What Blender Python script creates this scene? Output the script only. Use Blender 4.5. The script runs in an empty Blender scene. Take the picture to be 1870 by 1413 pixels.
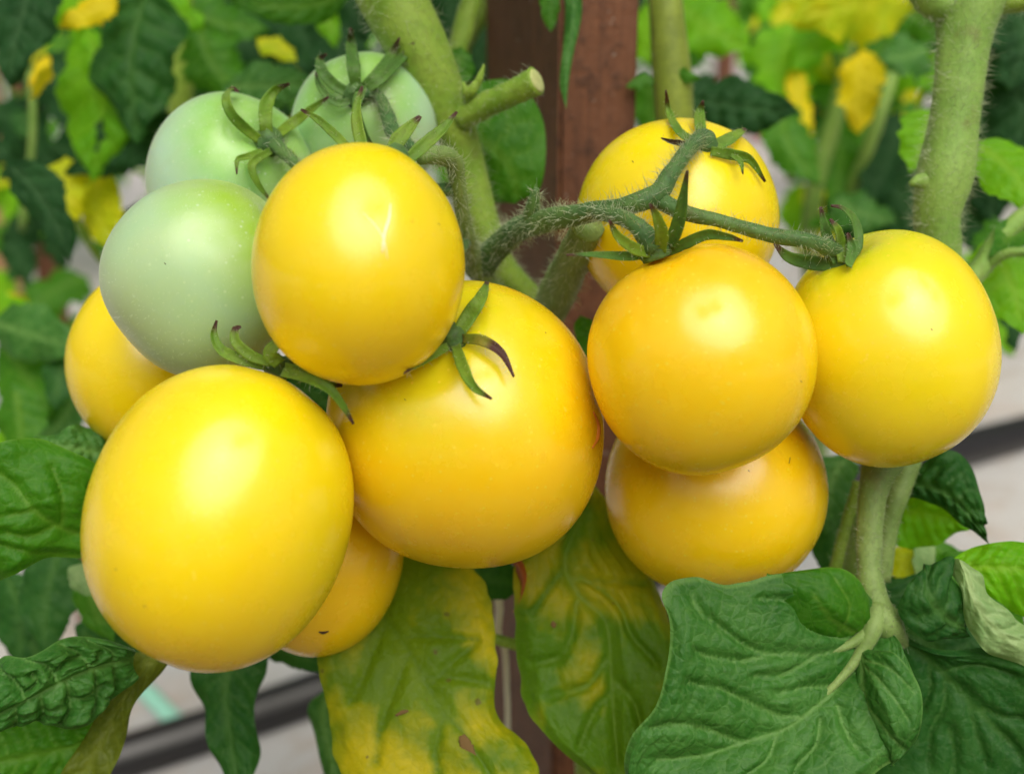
import bpy, bmesh, math, random
import numpy as np
from mathutils import Vector, Matrix, noise
from mathutils.bvhtree import BVHTree

random.seed(7)
SC = bpy.context.scene
COL = SC.collection

# ------------------------------------------------------------------ camera
PITCH = math.radians(17.0)
TANH = 0.445                       # tan of half the horizontal field of view
CAM = Vector((0.0, 0.0, 0.35))
FWD = Vector((0, math.cos(PITCH), -math.sin(PITCH)))
RGT = Vector((1, 0, 0))
UPV = Vector((0, math.sin(PITCH), math.cos(PITCH)))
cam_d = bpy.data.cameras.new("camera")
cam = bpy.data.objects.new("camera", cam_d)
COL.objects.link(cam)
cam.location = CAM
cam.rotation_euler = (math.pi / 2 - PITCH, 0, 0)
cam_d.sensor_width = 36
cam_d.lens = 18 / TANH
cam_d.clip_start = 0.005
cam_d.clip_end = 200
cam_d.dof.use_dof = True
cam_d.dof.focus_distance = 0.205
cam_d.dof.aperture_fstop = 11.5
SC.camera = cam

# ------------------------------------------------------------------ world, sun, exposure
SUN_EL, SUN_AZ = math.radians(54), math.radians(166)   # azimuth seen from above, 180 = behind the camera
w = bpy.data.worlds.new("World")
SC.world = w
w.use_nodes = True
wn = w.node_tree
wn.nodes.clear()
sky = wn.nodes.new("ShaderNodeTexSky")
sky.sky_type = 'NISHITA'
sky.sun_disc = False
sky.sun_elevation = SUN_EL
sky.sun_rotation = SUN_AZ
sky.dust_density = 6.0
sky.air_density = 1.0
sky.ozone_density = 0.6
hs = wn.nodes.new("ShaderNodeHueSaturation")
hs.inputs['Saturation'].default_value = 0.3           # thin high cloud
bg = wn.nodes.new("ShaderNodeBackground")
bg.inputs['Strength'].default_value = 0.04
wo = wn.nodes.new("ShaderNodeOutputWorld")
wn.links.new(sky.outputs[0], hs.inputs['Color'])
wn.links.new(hs.outputs[0], bg.inputs[0])
wn.links.new(bg.outputs[0], wo.inputs[0])

sd = bpy.data.lights.new("sun", 'SUN')
sd.energy = 1.5
sd.angle = math.radians(66)
sd.color = (1.0, 0.93, 0.80)
sun = bpy.data.objects.new("sun", sd)
COL.objects.link(sun)
sdir = Vector((math.sin(SUN_AZ) * math.cos(SUN_EL), math.cos(SUN_AZ) * math.cos(SUN_EL), math.sin(SUN_EL)))
sun.rotation_euler = sdir.to_track_quat('Z', 'Y').to_euler()
sun.location = (0, 0, 3)

SC.view_settings.view_transform = 'Standard'
SC.view_settings.look = 'None'
SC.view_settings.gamma = 1.0
SC.view_settings.exposure = 1.06
SC.view_settings.use_curve_mapping = False
SC.render.engine = 'CYCLES'
SC.cycles.use_denoising = True
SC.cycles.max_bounces = 6
SC.cycles.diffuse_bounces = 3
SC.cycles.glossy_bounces = 2
SC.cycles.transmission_bounces = 3
SC.cycles.adaptive_threshold = 0.02
SC.cycles.caustics_reflective = False
SC.cycles.caustics_refractive = False

# ------------------------------------------------------------------ helpers
def P(px, py, d):
    """photo pixel + distance along the view axis (cm) -> world point"""
    d = d * 0.01
    return CAM + FWD * d + RGT * ((px - 935) / 935 * TANH * d) - UPV * ((py - 706.5) / 935 * TANH * d)

def S(px, d):
    """length of px pixels at distance d (cm), in metres"""
    return px / 935 * TANH * d * 0.01

def camvec(x, y, z):
    """right, up, towards camera"""
    return (RGT * x + UPV * y - FWD * z).normalized()

def crom(pts, n):
    """Catmull-Rom resampling by chord length; pts: sequences of k numbers"""
    p = np.array(pts, float)
    seg = np.linalg.norm(np.diff(p[:, :3], axis=0), axis=1) + 1e-9
    t = np.concatenate([[0], np.cumsum(seg)])
    t /= t[-1]
    q = np.vstack([2 * p[0] - p[1], p, 2 * p[-1] - p[-2]])
    out = np.zeros((n, p.shape[1]))
    for i, s in enumerate(np.linspace(0, 1, n)):
        k = min(max(np.searchsorted(t, s, side='right') - 1, 0), len(p) - 2)
        u = (s - t[k]) / (t[k + 1] - t[k])
        a, b, c, e = q[k], q[k + 1], q[k + 2], q[k + 3]
        out[i] = 0.5 * (2 * b + (c - a) * u + (2 * a - 5 * b + 4 * c - e) * u * u + (3 * b - a - 3 * c + e) * u ** 3)
    return out

def nz(x, y, z, s=1.0):
    return noise.noise(Vector((x * s, y * s, z * s)))

def empty(name, loc, label, cat, group=None):
    o = bpy.data.objects.new(name, None)
    COL.objects.link(o)
    o.location = loc
    o.empty_display_size = 0.01
    o['label'] = label
    o['category'] = cat
    if group:
        o['group'] = group
    return o

def mesh_obj(name, verts, faces, mat, parent=None, attrs=None, smooth=True, kind=None, label=None):
    """one mesh object; verts are world points, stored relative to the thing's own origin"""
    me = bpy.data.meshes.new(name)
    root = parent
    while root is not None and root.parent is not None:
        root = root.parent
    if root is not None:
        inv = (Matrix.Translation(root.location) @ root.rotation_euler.to_matrix().to_4x4()).inverted()
        verts = [inv @ Vector(v) for v in verts]
    me.from_pydata([tuple(v) for v in verts], [], faces)
    me.update()
    if smooth:
        me.polygons.foreach_set('use_smooth', [True] * len(me.polygons))
    if attrs:
        for k, vals in attrs.items():
            a = me.attributes.new(k, 'FLOAT', 'POINT')
            a.data.foreach_set('value', np.asarray(vals, dtype=np.float32))
    me.materials.append(mat)
    o = bpy.data.objects.new(name, me)
    COL.objects.link(o)
    if parent is not None:
        o.parent = parent
    if kind:
        o['kind'] = kind
    if label:
        o['label'] = label
    return o

# ------------------------------------------------------------------ materials
def new_mat(name):
    m = bpy.data.materials.new(name)
    m.use_nodes = True
    nt = m.node_tree
    nt.nodes.clear()
    return m, nt

def N(nt, t, **kw):
    n = nt.nodes.new(t)
    for k, v in kw.items():
        if k in n.inputs.keys():
            n.inputs[k].default_value = v
        else:
            setattr(n, k, v)
    return n

def ramp(nt, fac, stops):
    r = nt.nodes.new("ShaderNodeValToRGB")
    e = r.color_ramp.elements
    while len(e) < len(stops):
        e.new(0.5)
    for i, (p, c) in enumerate(stops):
        e[i].position = p
        e[i].color = (*c, 1) if len(c) == 3 else c
    nt.links.new(fac, r.inputs[0])
    return r.outputs[0]

def mix(nt, fac, a, b, mode='MIX'):
    m = nt.nodes.new("ShaderNodeMix")
    m.data_type = 'RGBA'
    m.blend_type = mode
    for sock, v in ((m.inputs[0], fac), (m.inputs[6], a), (m.inputs[7], b)):
        if hasattr(v, 'is_linked'):
            nt.links.new(v, sock)
        elif isinstance(v, (int, float)):
            sock.default_value = v
        else:
            sock.default_value = (*v, 1)
    return m.outputs[2]

def mth(nt, op, a, b=None, clamp=False):
    m = nt.nodes.new("ShaderNodeMath")
    m.operation = op
    m.use_clamp = clamp
    for i, v in enumerate((a, b)):
        if v is None:
            continue
        if hasattr(v, 'is_linked'):
            nt.links.new(v, m.inputs[i])
        else:
            m.inputs[i].default_value = v
    return m.outputs[0]

def tex_noise(nt, vec, scale, detail=3.0, rough=0.55):
    n = N(nt, "ShaderNodeTexNoise", Scale=scale, Detail=detail, Roughness=rough)
    nt.links.new(vec, n.inputs['Vector'])
    return n.outputs['Fac']

def leaf_material(name, base, vary, vein, trans, patch=None, patch_amt=0.5, rough=0.5, vein_amt=0.5, tf=0.38, bump=0.32, spec=0.35, patch_scale=45):
    m, nt = new_mat(name)
    tc = N(nt, "ShaderNodeTexCoord").outputs['Object']
    n1 = tex_noise(nt, tc, 90, 4)
    col = mix(nt, ramp(nt, n1, [(0.35, (0, 0, 0)), (0.68, (1, 1, 1))]), base, vary)
    if patch:
        n2 = tex_noise(nt, tc, patch_scale, 4)
        ia = N(nt, 'ShaderNodeAttribute', attribute_name='inter')
        n2 = mth(nt, 'ADD', n2, mth(nt, 'MULTIPLY', mth(nt, 'SUBTRACT', ia.outputs['Fac'], 0.6), 0.09))
        lo = 0.62 - 0.3 * patch_amt
        col = mix(nt, ramp(nt, n2, [(lo, (0, 0, 0)), (lo + 0.16, (1, 1, 1))]), col, patch)
        col = mix(nt, ramp(nt, tex_noise(nt, tc, 330, 1), [(0.755, (0, 0, 0)), (0.775, (0.8, 0.8, 0.8))]), col, (0.10, 0.055, 0.02))
    # fine net of veinlets
    vo = N(nt, "ShaderNodeTexVoronoi", feature='DISTANCE_TO_EDGE', Scale=420)
    wob = N(nt, "ShaderNodeTexNoise", Scale=220, Detail=2)
    nt.links.new(tc, wob.inputs['Vector'])
    add = N(nt, "ShaderNodeVectorMath", operation='MULTIPLY_ADD')
    nt.links.new(wob.outputs['Color'], add.inputs[0])
    add.inputs[1].default_value = (0.002, 0.002, 0.002)
    nt.links.new(tc, add.inputs[2])
    nt.links.new(add.outputs[0], vo.inputs['Vector'])
    net = ramp(nt, vo.outputs['Distance'], [(0.0, (1, 1, 1)), (0.12, (0, 0, 0))])
    col = mix(nt, mth(nt, 'MULTIPLY', net, 0.16 * vein_amt), col, vein)
    at = N(nt, "ShaderNodeAttribute", attribute_name='vein')
    col = mix(nt, mth(nt, 'MULTIPLY', at.outputs['Fac'], vein_amt, True), col, vein)
    # dusting of minute pale hairs and grime
    n3 = tex_noise(nt, tc, 1500, 2)
    col = mix(nt, ramp(nt, n3, [(0.52, (0, 0, 0)), (0.75, (0.07, 0.07, 0.07))]), col, (0.35, 0.42, 0.25))
    bs = N(nt, "ShaderNodeBsdfPrincipled", Roughness=rough)
    bs.inputs['Specular IOR Level'].default_value = spec
    bs.inputs['Sheen Weight'].default_value = 0.0
    bs.inputs['Sheen Tint'].default_value = (0.75, 0.9, 0.7, 1)
    nt.links.new(col, bs.inputs['Base Color'])
    h = mth(nt, 'ADD', mth(nt, 'MULTIPLY', vo.outputs['Distance'], 1.2), mth(nt, 'MULTIPLY', n3, 0.35))
    h = mth(nt, 'ADD', h, mth(nt, 'MULTIPLY', tex_noise(nt, tc, 260, 3), 0.7))
    bp = N(nt, "ShaderNodeBump", Strength=bump, Distance=0.0008)
    nt.links.new(h, bp.inputs['Height'])
    nt.links.new(bp.outputs[0], bs.inputs['Normal'])
    tr = N(nt, "ShaderNodeBsdfTranslucent")
    tcol = mix(nt, 0.75, col, trans)
    nt.links.new(tcol, tr.inputs['Color'])
    nt.links.new(bp.outputs[0], tr.inputs['Normal'])
    ms = N(nt, "ShaderNodeMixShader")
    ms.inputs[0].default_value = tf
    nt.links.new(bs.outputs[0], ms.inputs[1])
    nt.links.new(tr.outputs[0], ms.inputs[2])
    out = N(nt, "ShaderNodeOutputMaterial")
    nt.links.new(ms.outputs[0], out.inputs[0])
    return m

LM = {
    'dark':   leaf_material('leaf_dark_green', (0.012, 0.075, 0.012), (0.028, 0.115, 0.018), (0.11, 0.24, 0.05), (0.06, 0.26, 0.003), tf=0.28, spec=0.16),
    'blue':   leaf_material('leaf_blue_green', (0.024, 0.125, 0.013), (0.056, 0.190, 0.030), (0.19, 0.37, 0.09), (0.10, 0.34, 0.006), tf=0.30, spec=0.26, vein_amt=0.8, bump=0.55),
    'mid':    leaf_material('leaf_mid_green', (0.030, 0.155, 0.005), (0.055, 0.215, 0.008), (0.22, 0.40, 0.05), (0.14, 0.48, 0.003), tf=0.42, spec=0.25, vein_amt=0.6),
    'bright': leaf_material('leaf_bright_green', (0.11, 0.40, 0.004), (0.18, 0.50, 0.006), (0.34, 0.55, 0.04), (0.40, 0.80, 0.003), tf=0.5, spec=0.25),  # backlit glow put into the base colour
    'lime':   leaf_material('leaf_lime_yellow', (0.42, 0.60, 0.004), (0.75, 0.68, 0.006), (0.60, 0.62, 0.04), (0.92, 0.92, 0.004), tf=0.5, spec=0.25),  # base colour raised in place of light shining through the leaf
    'yellow': leaf_material('leaf_yellow', (0.92, 0.70, 0.004), (0.92, 0.76, 0.008), (0.9, 0.72, 0.04), (0.98, 0.85, 0.004), patch=(0.85, 0.38, 0.008), patch_amt=0.05, tf=0.5, spec=0.2),
    'ageing': leaf_material('leaf_yellowing', (0.085, 0.175, 0.003), (0.14, 0.23, 0.004), (0.05, 0.13, 0.006), (0.36, 0.52, 0.003), patch=(0.50, 0.42, 0.004), patch_amt=0.40, tf=0.33, vein_amt=0.7, spec=0.2),
    'ageing2': leaf_material('leaf_half_yellowing', (0.050, 0.145, 0.004), (0.09, 0.21, 0.006), (0.15, 0.25, 0.03), (0.28, 0.48, 0.003), patch=(0.36, 0.32, 0.004), patch_amt=0.40, tf=0.33, vein_amt=0.7, spec=0.2),
    'deep':   leaf_material('leaf_deep_green', (0.006, 0.040, 0.010), (0.016, 0.070, 0.018), (0.07, 0.15, 0.06), (0.05, 0.20, 0.003), tf=0.25, spec=0.12, rough=0.6),
    'olive':  leaf_material('leaf_olive_underside', (0.08, 0.115, 0.005), (0.11, 0.15, 0.008), (0.24, 0.29, 0.03), (0.20, 0.24, 0.004), tf=0.25, spec=0.2),
    'pale':   leaf_material('leaf_pale_underside', (0.20, 0.36, 0.12), (0.32, 0.47, 0.19), (0.50, 0.60, 0.28), (0.30, 0.50, 0.05), tf=0.3),
    'dry':    leaf_material('leaf_dry_brown', (0.42, 0.11, 0.018), (0.30, 0.07, 0.015), (0.45, 0.2, 0.05), (0.5, 0.15, 0.01), tf=0.2),
}

def stem_material(name, base, vary, dark, tip=None, spec=0.3, t0=0.80):
    m, nt = new_mat(name)
    tc = N(nt, "ShaderNodeTexCoord").outputs['Object']
    n1 = tex_noise(nt, tc, 130, 4)
    col = mix(nt, ramp(nt, n1, [(0.35, (0, 0, 0)), (0.65, (1, 1, 1))]), base, vary)
    n2 = tex_noise(nt, tc, 900, 3, 0.7)
    col = mix(nt, ramp(nt, n2, [(0.48, (0, 0, 0)), (0.7, (0.45, 0.45, 0.45))]), col, dark)
    col = mix(nt, ramp(nt, tex_noise(nt, tc, 75, 5, 0.7), [(0.60, (0, 0, 0)), (0.72, (0.45, 0.45, 0.45))]), col, (0.13, 0.085, 0.03))
    if tip:
        at = N(nt, "ShaderNodeAttribute", attribute_name='tip')
        nn = mth(nt, 'ADD', at.outputs['Fac'], mth(nt, 'MULTIPLY', mth(nt, 'SUBTRACT', n1, 0.5), 0.25))
        col = mix(nt, ramp(nt, nn, [(t0, (0, 0, 0)), (t0 + 0.12, (1, 1, 1))]), col, tip)
    bs = N(nt, "ShaderNodeBsdfPrincipled", Roughness=0.55)
    bs.inputs['Specular IOR Level'].default_value = spec
    bs.inputs['Subsurface Weight'].default_value = 0.12
    bs.inputs['Subsurface Radius'].default_value = (0.5, 1.0, 0.2)
    bs.inputs['Subsurface Scale'].default_value = 0.0015
    bs.inputs['Sheen Weight'].default_value = 0.10
    bs.inputs['Sheen Tint'].default_value = (0.8, 0.95, 0.7, 1)
    nt.links.new(col, bs.inputs['Base Color'])
    bp = N(nt, "ShaderNodeBump", Strength=0.35, Distance=0.0006)
    nt.links.new(mth(nt, 'ADD', n2, mth(nt, 'MULTIPLY', n1, 1.0)), bp.inputs['Height'])
    nt.links.new(bp.outputs[0], bs.inputs['Normal'])
    out = N(nt, "ShaderNodeOutputMaterial")
    nt.links.new(bs.outputs[0], out.inputs[0])
    return m

SM = {
    'stem':  stem_material('stem_green', (0.17, 0.30, 0.025), (0.26, 0.38, 0.05), (0.12, 0.15, 0.02)),
    'stem2': stem_material('stem_grey_green', (0.18, 0.33, 0.055), (0.25, 0.40, 0.085), (0.11, 0.18, 0.035)),
    'truss': stem_material('truss_dark_green', (0.045, 0.125, 0.035), (0.10, 0.19, 0.045), (0.05, 0.05, 0.015)),
    'petiole': stem_material('petiole_olive', (0.15, 0.24, 0.055), (0.23, 0.33, 0.10), (0.09, 0.13, 0.035)),
    'back':  stem_material('stem_olive_back', (0.15, 0.20, 0.02), (0.22, 0.28, 0.03), (0.07, 0.09, 0.015)),
    'sepal': stem_material('sepal_green', (0.085, 0.19, 0.012), (0.17, 0.27, 0.02), (0.07, 0.09, 0.01), tip=(0.055, 0.018, 0.012)),
    'sepaldk': stem_material('sepal_dark_green', (0.045, 0.125, 0.018), (0.09, 0.19, 0.028), (0.04, 0.05, 0.012), tip=(0.06, 0.025, 0.018)),
    'sepalbr': stem_material('sepal_half_dry', (0.12, 0.17, 0.012), (0.28, 0.20, 0.02), (0.07, 0.07, 0.01), tip=(0.055, 0.015, 0.012), t0=0.36),
    'dry':   stem_material('dry_brown', (0.09, 0.035, 0.015), (0.05, 0.02, 0.012), (0.03, 0.015, 0.01)),
    'cut':   stem_material('cut_pith', (0.42, 0.46, 0.16), (0.50, 0.52, 0.26), (0.25, 0.28, 0.08)),
}

def simple_mat(name, col, rough=0.6, spec=0.3, trans=0.0):
    m, nt = new_mat(name)
    bs = N(nt, "ShaderNodeBsdfPrincipled", Roughness=rough)
    bs.inputs['Base Color'].default_value = (*col, 1)
    bs.inputs['Specular IOR Level'].default_value = spec
    o = N(nt, "ShaderNodeOutputMaterial")
    if trans:
        tr = N(nt, "ShaderNodeBsdfTranslucent")
        tr.inputs['Color'].default_value = (*col, 1)
        ms = N(nt, "ShaderNodeMixShader")
        ms.inputs[0].default_value = trans
        nt.links.new(bs.outputs[0], ms.inputs[1])
        nt.links.new(tr.outputs[0], ms.inputs[2])
        nt.links.new(ms.outputs[0], o.inputs[0])
    else:
        nt.links.new(bs.outputs[0], o.inputs[0])
    return m

M_HAIR = simple_mat('plant_hair', (0.62, 0.68, 0.48), 0.4, 0.5, 0.4)
M_FUZZ = simple_mat('fruit_fuzz', (0.75, 0.82, 0.66), 0.4, 0.5, 0.4)
M_SCAR = simple_mat('scar_brown', (0.52, 0.16, 0.012), 0.6)
M_SPECK = simple_mat('speck_dark', (0.05, 0.02, 0.012), 0.7)
M_SCRATCH = simple_mat('scratch_pale', (0.95, 0.90, 0.62), 0.6)
M_SPOT = simple_mat('leaf_spot_brown', (0.15, 0.09, 0.03), 0.8)

def tomato_material(name, body, shoulder, s0, s1, lower, rough=0.235, sss=0.4, speck=(0.97, 0.74, 0.06), dust=0.0):
    """colour runs along the fruit's own stem axis (Generated z: 1 at the stem end)"""
    m, nt = new_mat(name)
    t = N(nt, "ShaderNodeTexCoord")
    g, ob = t.outputs['Generated'], t.outputs['Object']
    sx = N(nt, "ShaderNodeSeparateXYZ")
    nt.links.new(g, sx.inputs[0])
    big = tex_noise(nt, ob, 45, 3)
    z = mth(nt, 'ADD', sx.outputs[2], mth(nt, 'MULTIPLY', mth(nt, 'SUBTRACT', big, 0.5), 0.35))
    col = mix(nt, ramp(nt, z, [(0.1, (1, 1, 1)), (0.45, (0, 0, 0))]), body, lower)
    col = mix(nt, ramp(nt, z, [(s0, (0, 0, 0)), (s1, (1, 1, 1))]), col, shoulder)
    mp = N(nt, "ShaderNodeMapping")
    mp.inputs['Scale'].default_value = (1, 1, 0.16)
    nt.links.new(ob, mp.inputs[0])
    stk = tex_noise(nt, mp.outputs[0], 170, 4, 0.6)
    col = mix(nt, ramp(nt, stk, [(0.48, (0, 0, 0)), (0.78, (0.38, 0.38, 0.38))]), col, lower)
    rip = tex_noise(nt, ob, 32, 2, 0.5)
    col = mix(nt, ramp(nt, rip, [(0.45, (0, 0, 0)), (0.75, (0.55, 0.55, 0.55))]), col, tuple(a * b for a, b in zip(lower, (1.0, 0.90, 0.8))))
    mot = tex_noise(nt, ob, 210, 4, 0.65)
    col = mix(nt, ramp(nt, mot, [(0.35, (0, 0, 0)), (0.75, (0.20, 0.20, 0.20))]), col, speck)
    vo = N(nt, "ShaderNodeTexVoronoi", Scale=850)
    nt.links.new(ob, vo.inputs['Vector'])
    dots = ramp(nt, vo.outputs['Distance'], [(0.12, (1, 1, 1)), (0.3, (0, 0, 0))])
    rnd = N(nt, "ShaderNodeSeparateColor")
    nt.links.new(vo.outputs['Color'], rnd.inputs[0])
    sel = ramp(nt, rnd.outputs[0], [(0.6, (0, 0, 0)), (0.9, (1, 1, 1))])
    col = mix(nt, mth(nt, 'MULTIPLY', mth(nt, 'MULTIPLY', dots, sel), 0.8), col, speck)
    bs = N(nt, "ShaderNodeBsdfPrincipled")
    nt.links.new(col, bs.inputs['Base Color'])
    rn = tex_noise(nt, ob, 160, 4, 0.6)
    rr = N(nt, "ShaderNodeMapRange")
    nt.links.new(rn, rr.inputs[0])
    rr.inputs[1].default_value, rr.inputs[2].default_value = 0.3, 0.7
    rr.inputs[3].default_value, rr.inputs[4].default_value = rough - 0.05, rough + 0.08
    nt.links.new(rr.outputs[0], bs.inputs['Roughness'])
    bs.inputs['Specular IOR Level'].default_value = 0.75
    bs.inputs['Subsurface Weight'].default_value = sss
    bs.inputs['Subsurface Radius'].default_value = (1.0, 0.8, 0.08)
    bs.inputs['Subsurface Scale'].default_value = 0.006
    bs.inputs['Sheen Weight'].default_value = dust
    bs.inputs['Sheen Roughness'].default_value = 0.35
    h = mth(nt, 'ADD', mth(nt, 'MULTIPLY', tex_noise(nt, ob, 1400, 2), 0.25), mth(nt, 'MULTIPLY', dots, 0.3))
    bp = N(nt, "ShaderNodeBump", Strength=0.10, Distance=0.0003)
    nt.links.new(h, bp.inputs['Height'])
    nt.links.new(bp.outputs[0], bs.inputs['Normal'])
    out = N(nt, "ShaderNodeOutputMaterial")
    nt.links.new(bs.outputs[0], out.inputs[0])
    return m

TM = {
    'yellow': tomato_material('tomato_yellow', (0.90, 0.70, 0.0015), (0.86, 0.70, 0.002), 0.7, 0.95, (0.91, 0.655, 0.0015)),
    'amber':  tomato_material('tomato_amber', (0.94, 0.60, 0.0015), (0.93, 0.52, 0.0015), 0.75, 0.95, (0.94, 0.62, 0.0015)),
    'greenish': tomato_material('tomato_yellow_green_shoulder', (0.92, 0.60, 0.002), (0.70, 0.68, 0.005), 0.76, 1.02, (0.92, 0.57, 0.002)),
    'lemon':  tomato_material('tomato_lemon', (0.88, 0.71, 0.002), (0.58, 0.66, 0.006), 0.84, 1.06, (0.93, 0.70, 0.01)),
    'mint':   tomato_material('tomato_unripe_green', (0.45, 0.68, 0.46), (0.24, 0.52, 0.07), 0.66, 0.95, (0.40, 0.53, 0.26), rough=0.33, speck=(0.54, 0.70, 0.44), sss=0.3, dust=0.3),
    'mint2':  tomato_material('tomato_turning_green', (0.39, 0.60, 0.33), (0.32, 0.53, 0.03), 0.60, 0.92, (0.46, 0.60, 0.30), rough=0.33, speck=(0.52, 0.68, 0.40), sss=0.3, dust=0.3),
}

# ------------------------------------------------------------------ geometry builders
def tube(pts, n, sides=14, ell=1.0, rough=0.05, seed=0, facing=None, cap=True):
    """pts: world xyz + radius. ell: flattening across `facing`. returns verts, faces, tip values, frames"""
    c = crom(pts, n)
    pos = [Vector(r[:3]) for r in c]
    rad = np.maximum(c[:, 3], 1e-5)
    verts, faces, tip, frames = [], [], [], []
    up = None
    for i in range(n):
        tg = (pos[min(i + 1, n - 1)] - pos[max(i - 1, 0)]).normalized()
        if facing is not None:
            b = tg.cross(facing).normalized()
            a = b.cross(tg).normalized()
        else:
            if up is None:
                up = tg.orthogonal().normalized()
            a = (up - tg * up.dot(tg)).normalized()
            up = a
            b = tg.cross(a).normalized()
        frames.append((pos[i], tg, a, b, rad[i]))
        for k in range(sides):
            an = 2 * math.pi * k / sides
            r = rad[i] * (1 + rough * nz(math.cos(an) * 1.3 + seed, math.sin(an) * 1.3, i / n * 14 + seed * 3) + 0.45 * rough * nz(math.cos(an) * 3.2, math.sin(an) * 3.2 + seed, i / n * 3))
            verts.append(pos[i] + (b * math.cos(an) + a * math.sin(an) * ell) * r)
            tip.append(i / (n - 1))
    for i in range(n - 1):
        for k in range(sides):
            k2 = (k + 1) % sides
            faces.append((i * sides + k, i * sides + k2, (i + 1) * sides + k2, (i + 1) * sides + k))
    if cap:
        faces.append(tuple(range(sides))[::-1])
        faces.append(tuple((n - 1) * sides + k for k in range(sides)))
    return verts, faces, tip, frames

def add_hair(verts, faces, p, d, L, r, bend):
    """a bent three-sided hair"""
    d = d.normalized()
    a = d.orthogonal().normalized()
    b = d.cross(a)
    base = len(verts)
    p1 = p + d * L * 0.55 + bend * L * 0.12
    p2 = p + d * L + bend * L * 0.45
    for c, rr in ((p, r), (p1, r * 0.75)):
        for k in range(3):
            an = 2.094 * k
            verts.append(c + (a * math.cos(an) + b * math.sin(an)) * rr)
    verts.append(p2)
    for k in range(3):
        k2 = (k + 1) % 3
        faces.append((base + k, base + k2, base + 3 + k2, base + 3 + k))
        faces.append((base + 3 + k, base + 3 + k2, base + 6))

def hairs_on(frames, count, L, parent, rng, r=0.000038, ell=1.0, short=0.5, upto=1.0):
    v, f = [], []
    n = len(frames)
    for _ in range(int(count * (1.7 if count > 150 else 1.2))):
        x = rng.random() * (n - 1.001) * upto
        i = int(x)
        t = x - i
        p0, tg, a, b, r0 = frames[i]
        p1, _, _, _, r1 = frames[i + 1]
        an = rng.random() * 6.2832
        nd = (b * math.cos(an) + a * math.sin(an) * ell)
        p = p0.lerp(p1, t) + nd * (r0 + (r1 - r0) * t) * 0.97
        rnd = Vector((rng.gauss(0, 1), rng.gauss(0, 1), rng.gauss(0, 1)))
        LL = L * (0.25 + 0.35 * rng.random()) if rng.random() < short else L * (0.6 + 0.6 * rng.random())
        add_hair(v, f, p, nd.normalized() + rnd * 0.3, LL, r * (0.6 + 0.6 * rng.random()), rnd * 0.6)
    return mesh_obj('hairs', v, f, M_HAIR, parent, kind='stuff', smooth=False)

def stem(name, pts, mat, parent, n=40, sides=16, hair=0, L=0.0016, rough=0.10, seed=None, upto=1.0, **kw):
    """pts: (px, py, depth cm, width px)"""
    seed = seed if seed is not None else random.random() * 50
    wp = [(*P(x, y, d), S(wd, d) / 2 * 0.94) for x, y, d, wd in pts]
    v, f, tip, fr = tube(wp, n, sides, rough=rough, seed=seed)
    o = mesh_obj(name, v, f, mat, parent, attrs={'tip': tip}, **kw)
    if hair:
        hairs_on(fr, hair, L, o, random.Random(int(seed * 100)), upto=upto)
    return o, fr

def ribbon(name, wpts, mat, parent, facing=None, n=22, hair=0, seed=0, L=0.0008, fold=0.55, thick=0.00018, **kw):
    """thin tapering sepal with a fold along its middle: wpts world xyz + half width"""
    c = crom(wpts, n)
    rng = random.Random(seed)
    fc = facing if facing is not None else -FWD
    tw0, tw1 = rng.uniform(-.35, .35), rng.uniform(-.8, .8)
    verts, tip, frames = [], [], []
    m = 7
    for i in range(n):
        p = Vector(c[i][:3])
        tg = Vector(c[min(i + 1, n - 1)][:3] - c[max(i - 1, 0)][:3]).normalized()
        b = tg.cross(fc).normalized()
        a = b.cross(tg).normalized()
        t = i / (n - 1)
        an = tw0 + (tw1 - tw0) * t
        b, a = b * math.cos(an) + a * math.sin(an), a * math.cos(an) - b * math.sin(an)
        if a.dot(fc) < 0:
            a = -a
        w_ = max(c[i][3], 1e-5) * (1 + 0.10 * nz(t * 7, seed, 1))
        fd = fold * (0.6 + 0.5 * nz(t * 3, seed, 4)) + 0.5 * t * t
        frames.append((p, tg, a * 0.4, b, w_))
        for side in (1, -1):
            for k in range(m):
                x = -1 + 2 * k / (m - 1)
                if side < 0:
                    x = -x
                h = fd * (abs(x) ** 1.2 - 0.45) * w_ + 0.10 * w_ * nz(t * 9, x * 2, seed + 3)
                edge = thick * (1 - 0.75 * abs(x))
                verts.append(p + b * x * w_ + a * (h + side * edge))
                tip.append(t)
    r_ = 2 * m
    faces = []
    for i in range(n - 1):
        for k in range(r_):
            k2 = (k + 1) % r_
            faces.append((i * r_ + k, i * r_ + k2, (i + 1) * r_ + k2, (i + 1) * r_ + k))
    faces.append(tuple(range(r_))[::-1])
    faces.append(tuple((n - 1) * r_ + k for k in range(r_)))
    o = mesh_obj(name, verts, faces, mat, parent, attrs={'tip': tip}, **kw)
    if hair:
        hairs_on(frames, hair, L, o, rng, r=0.000035)
    return o

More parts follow.
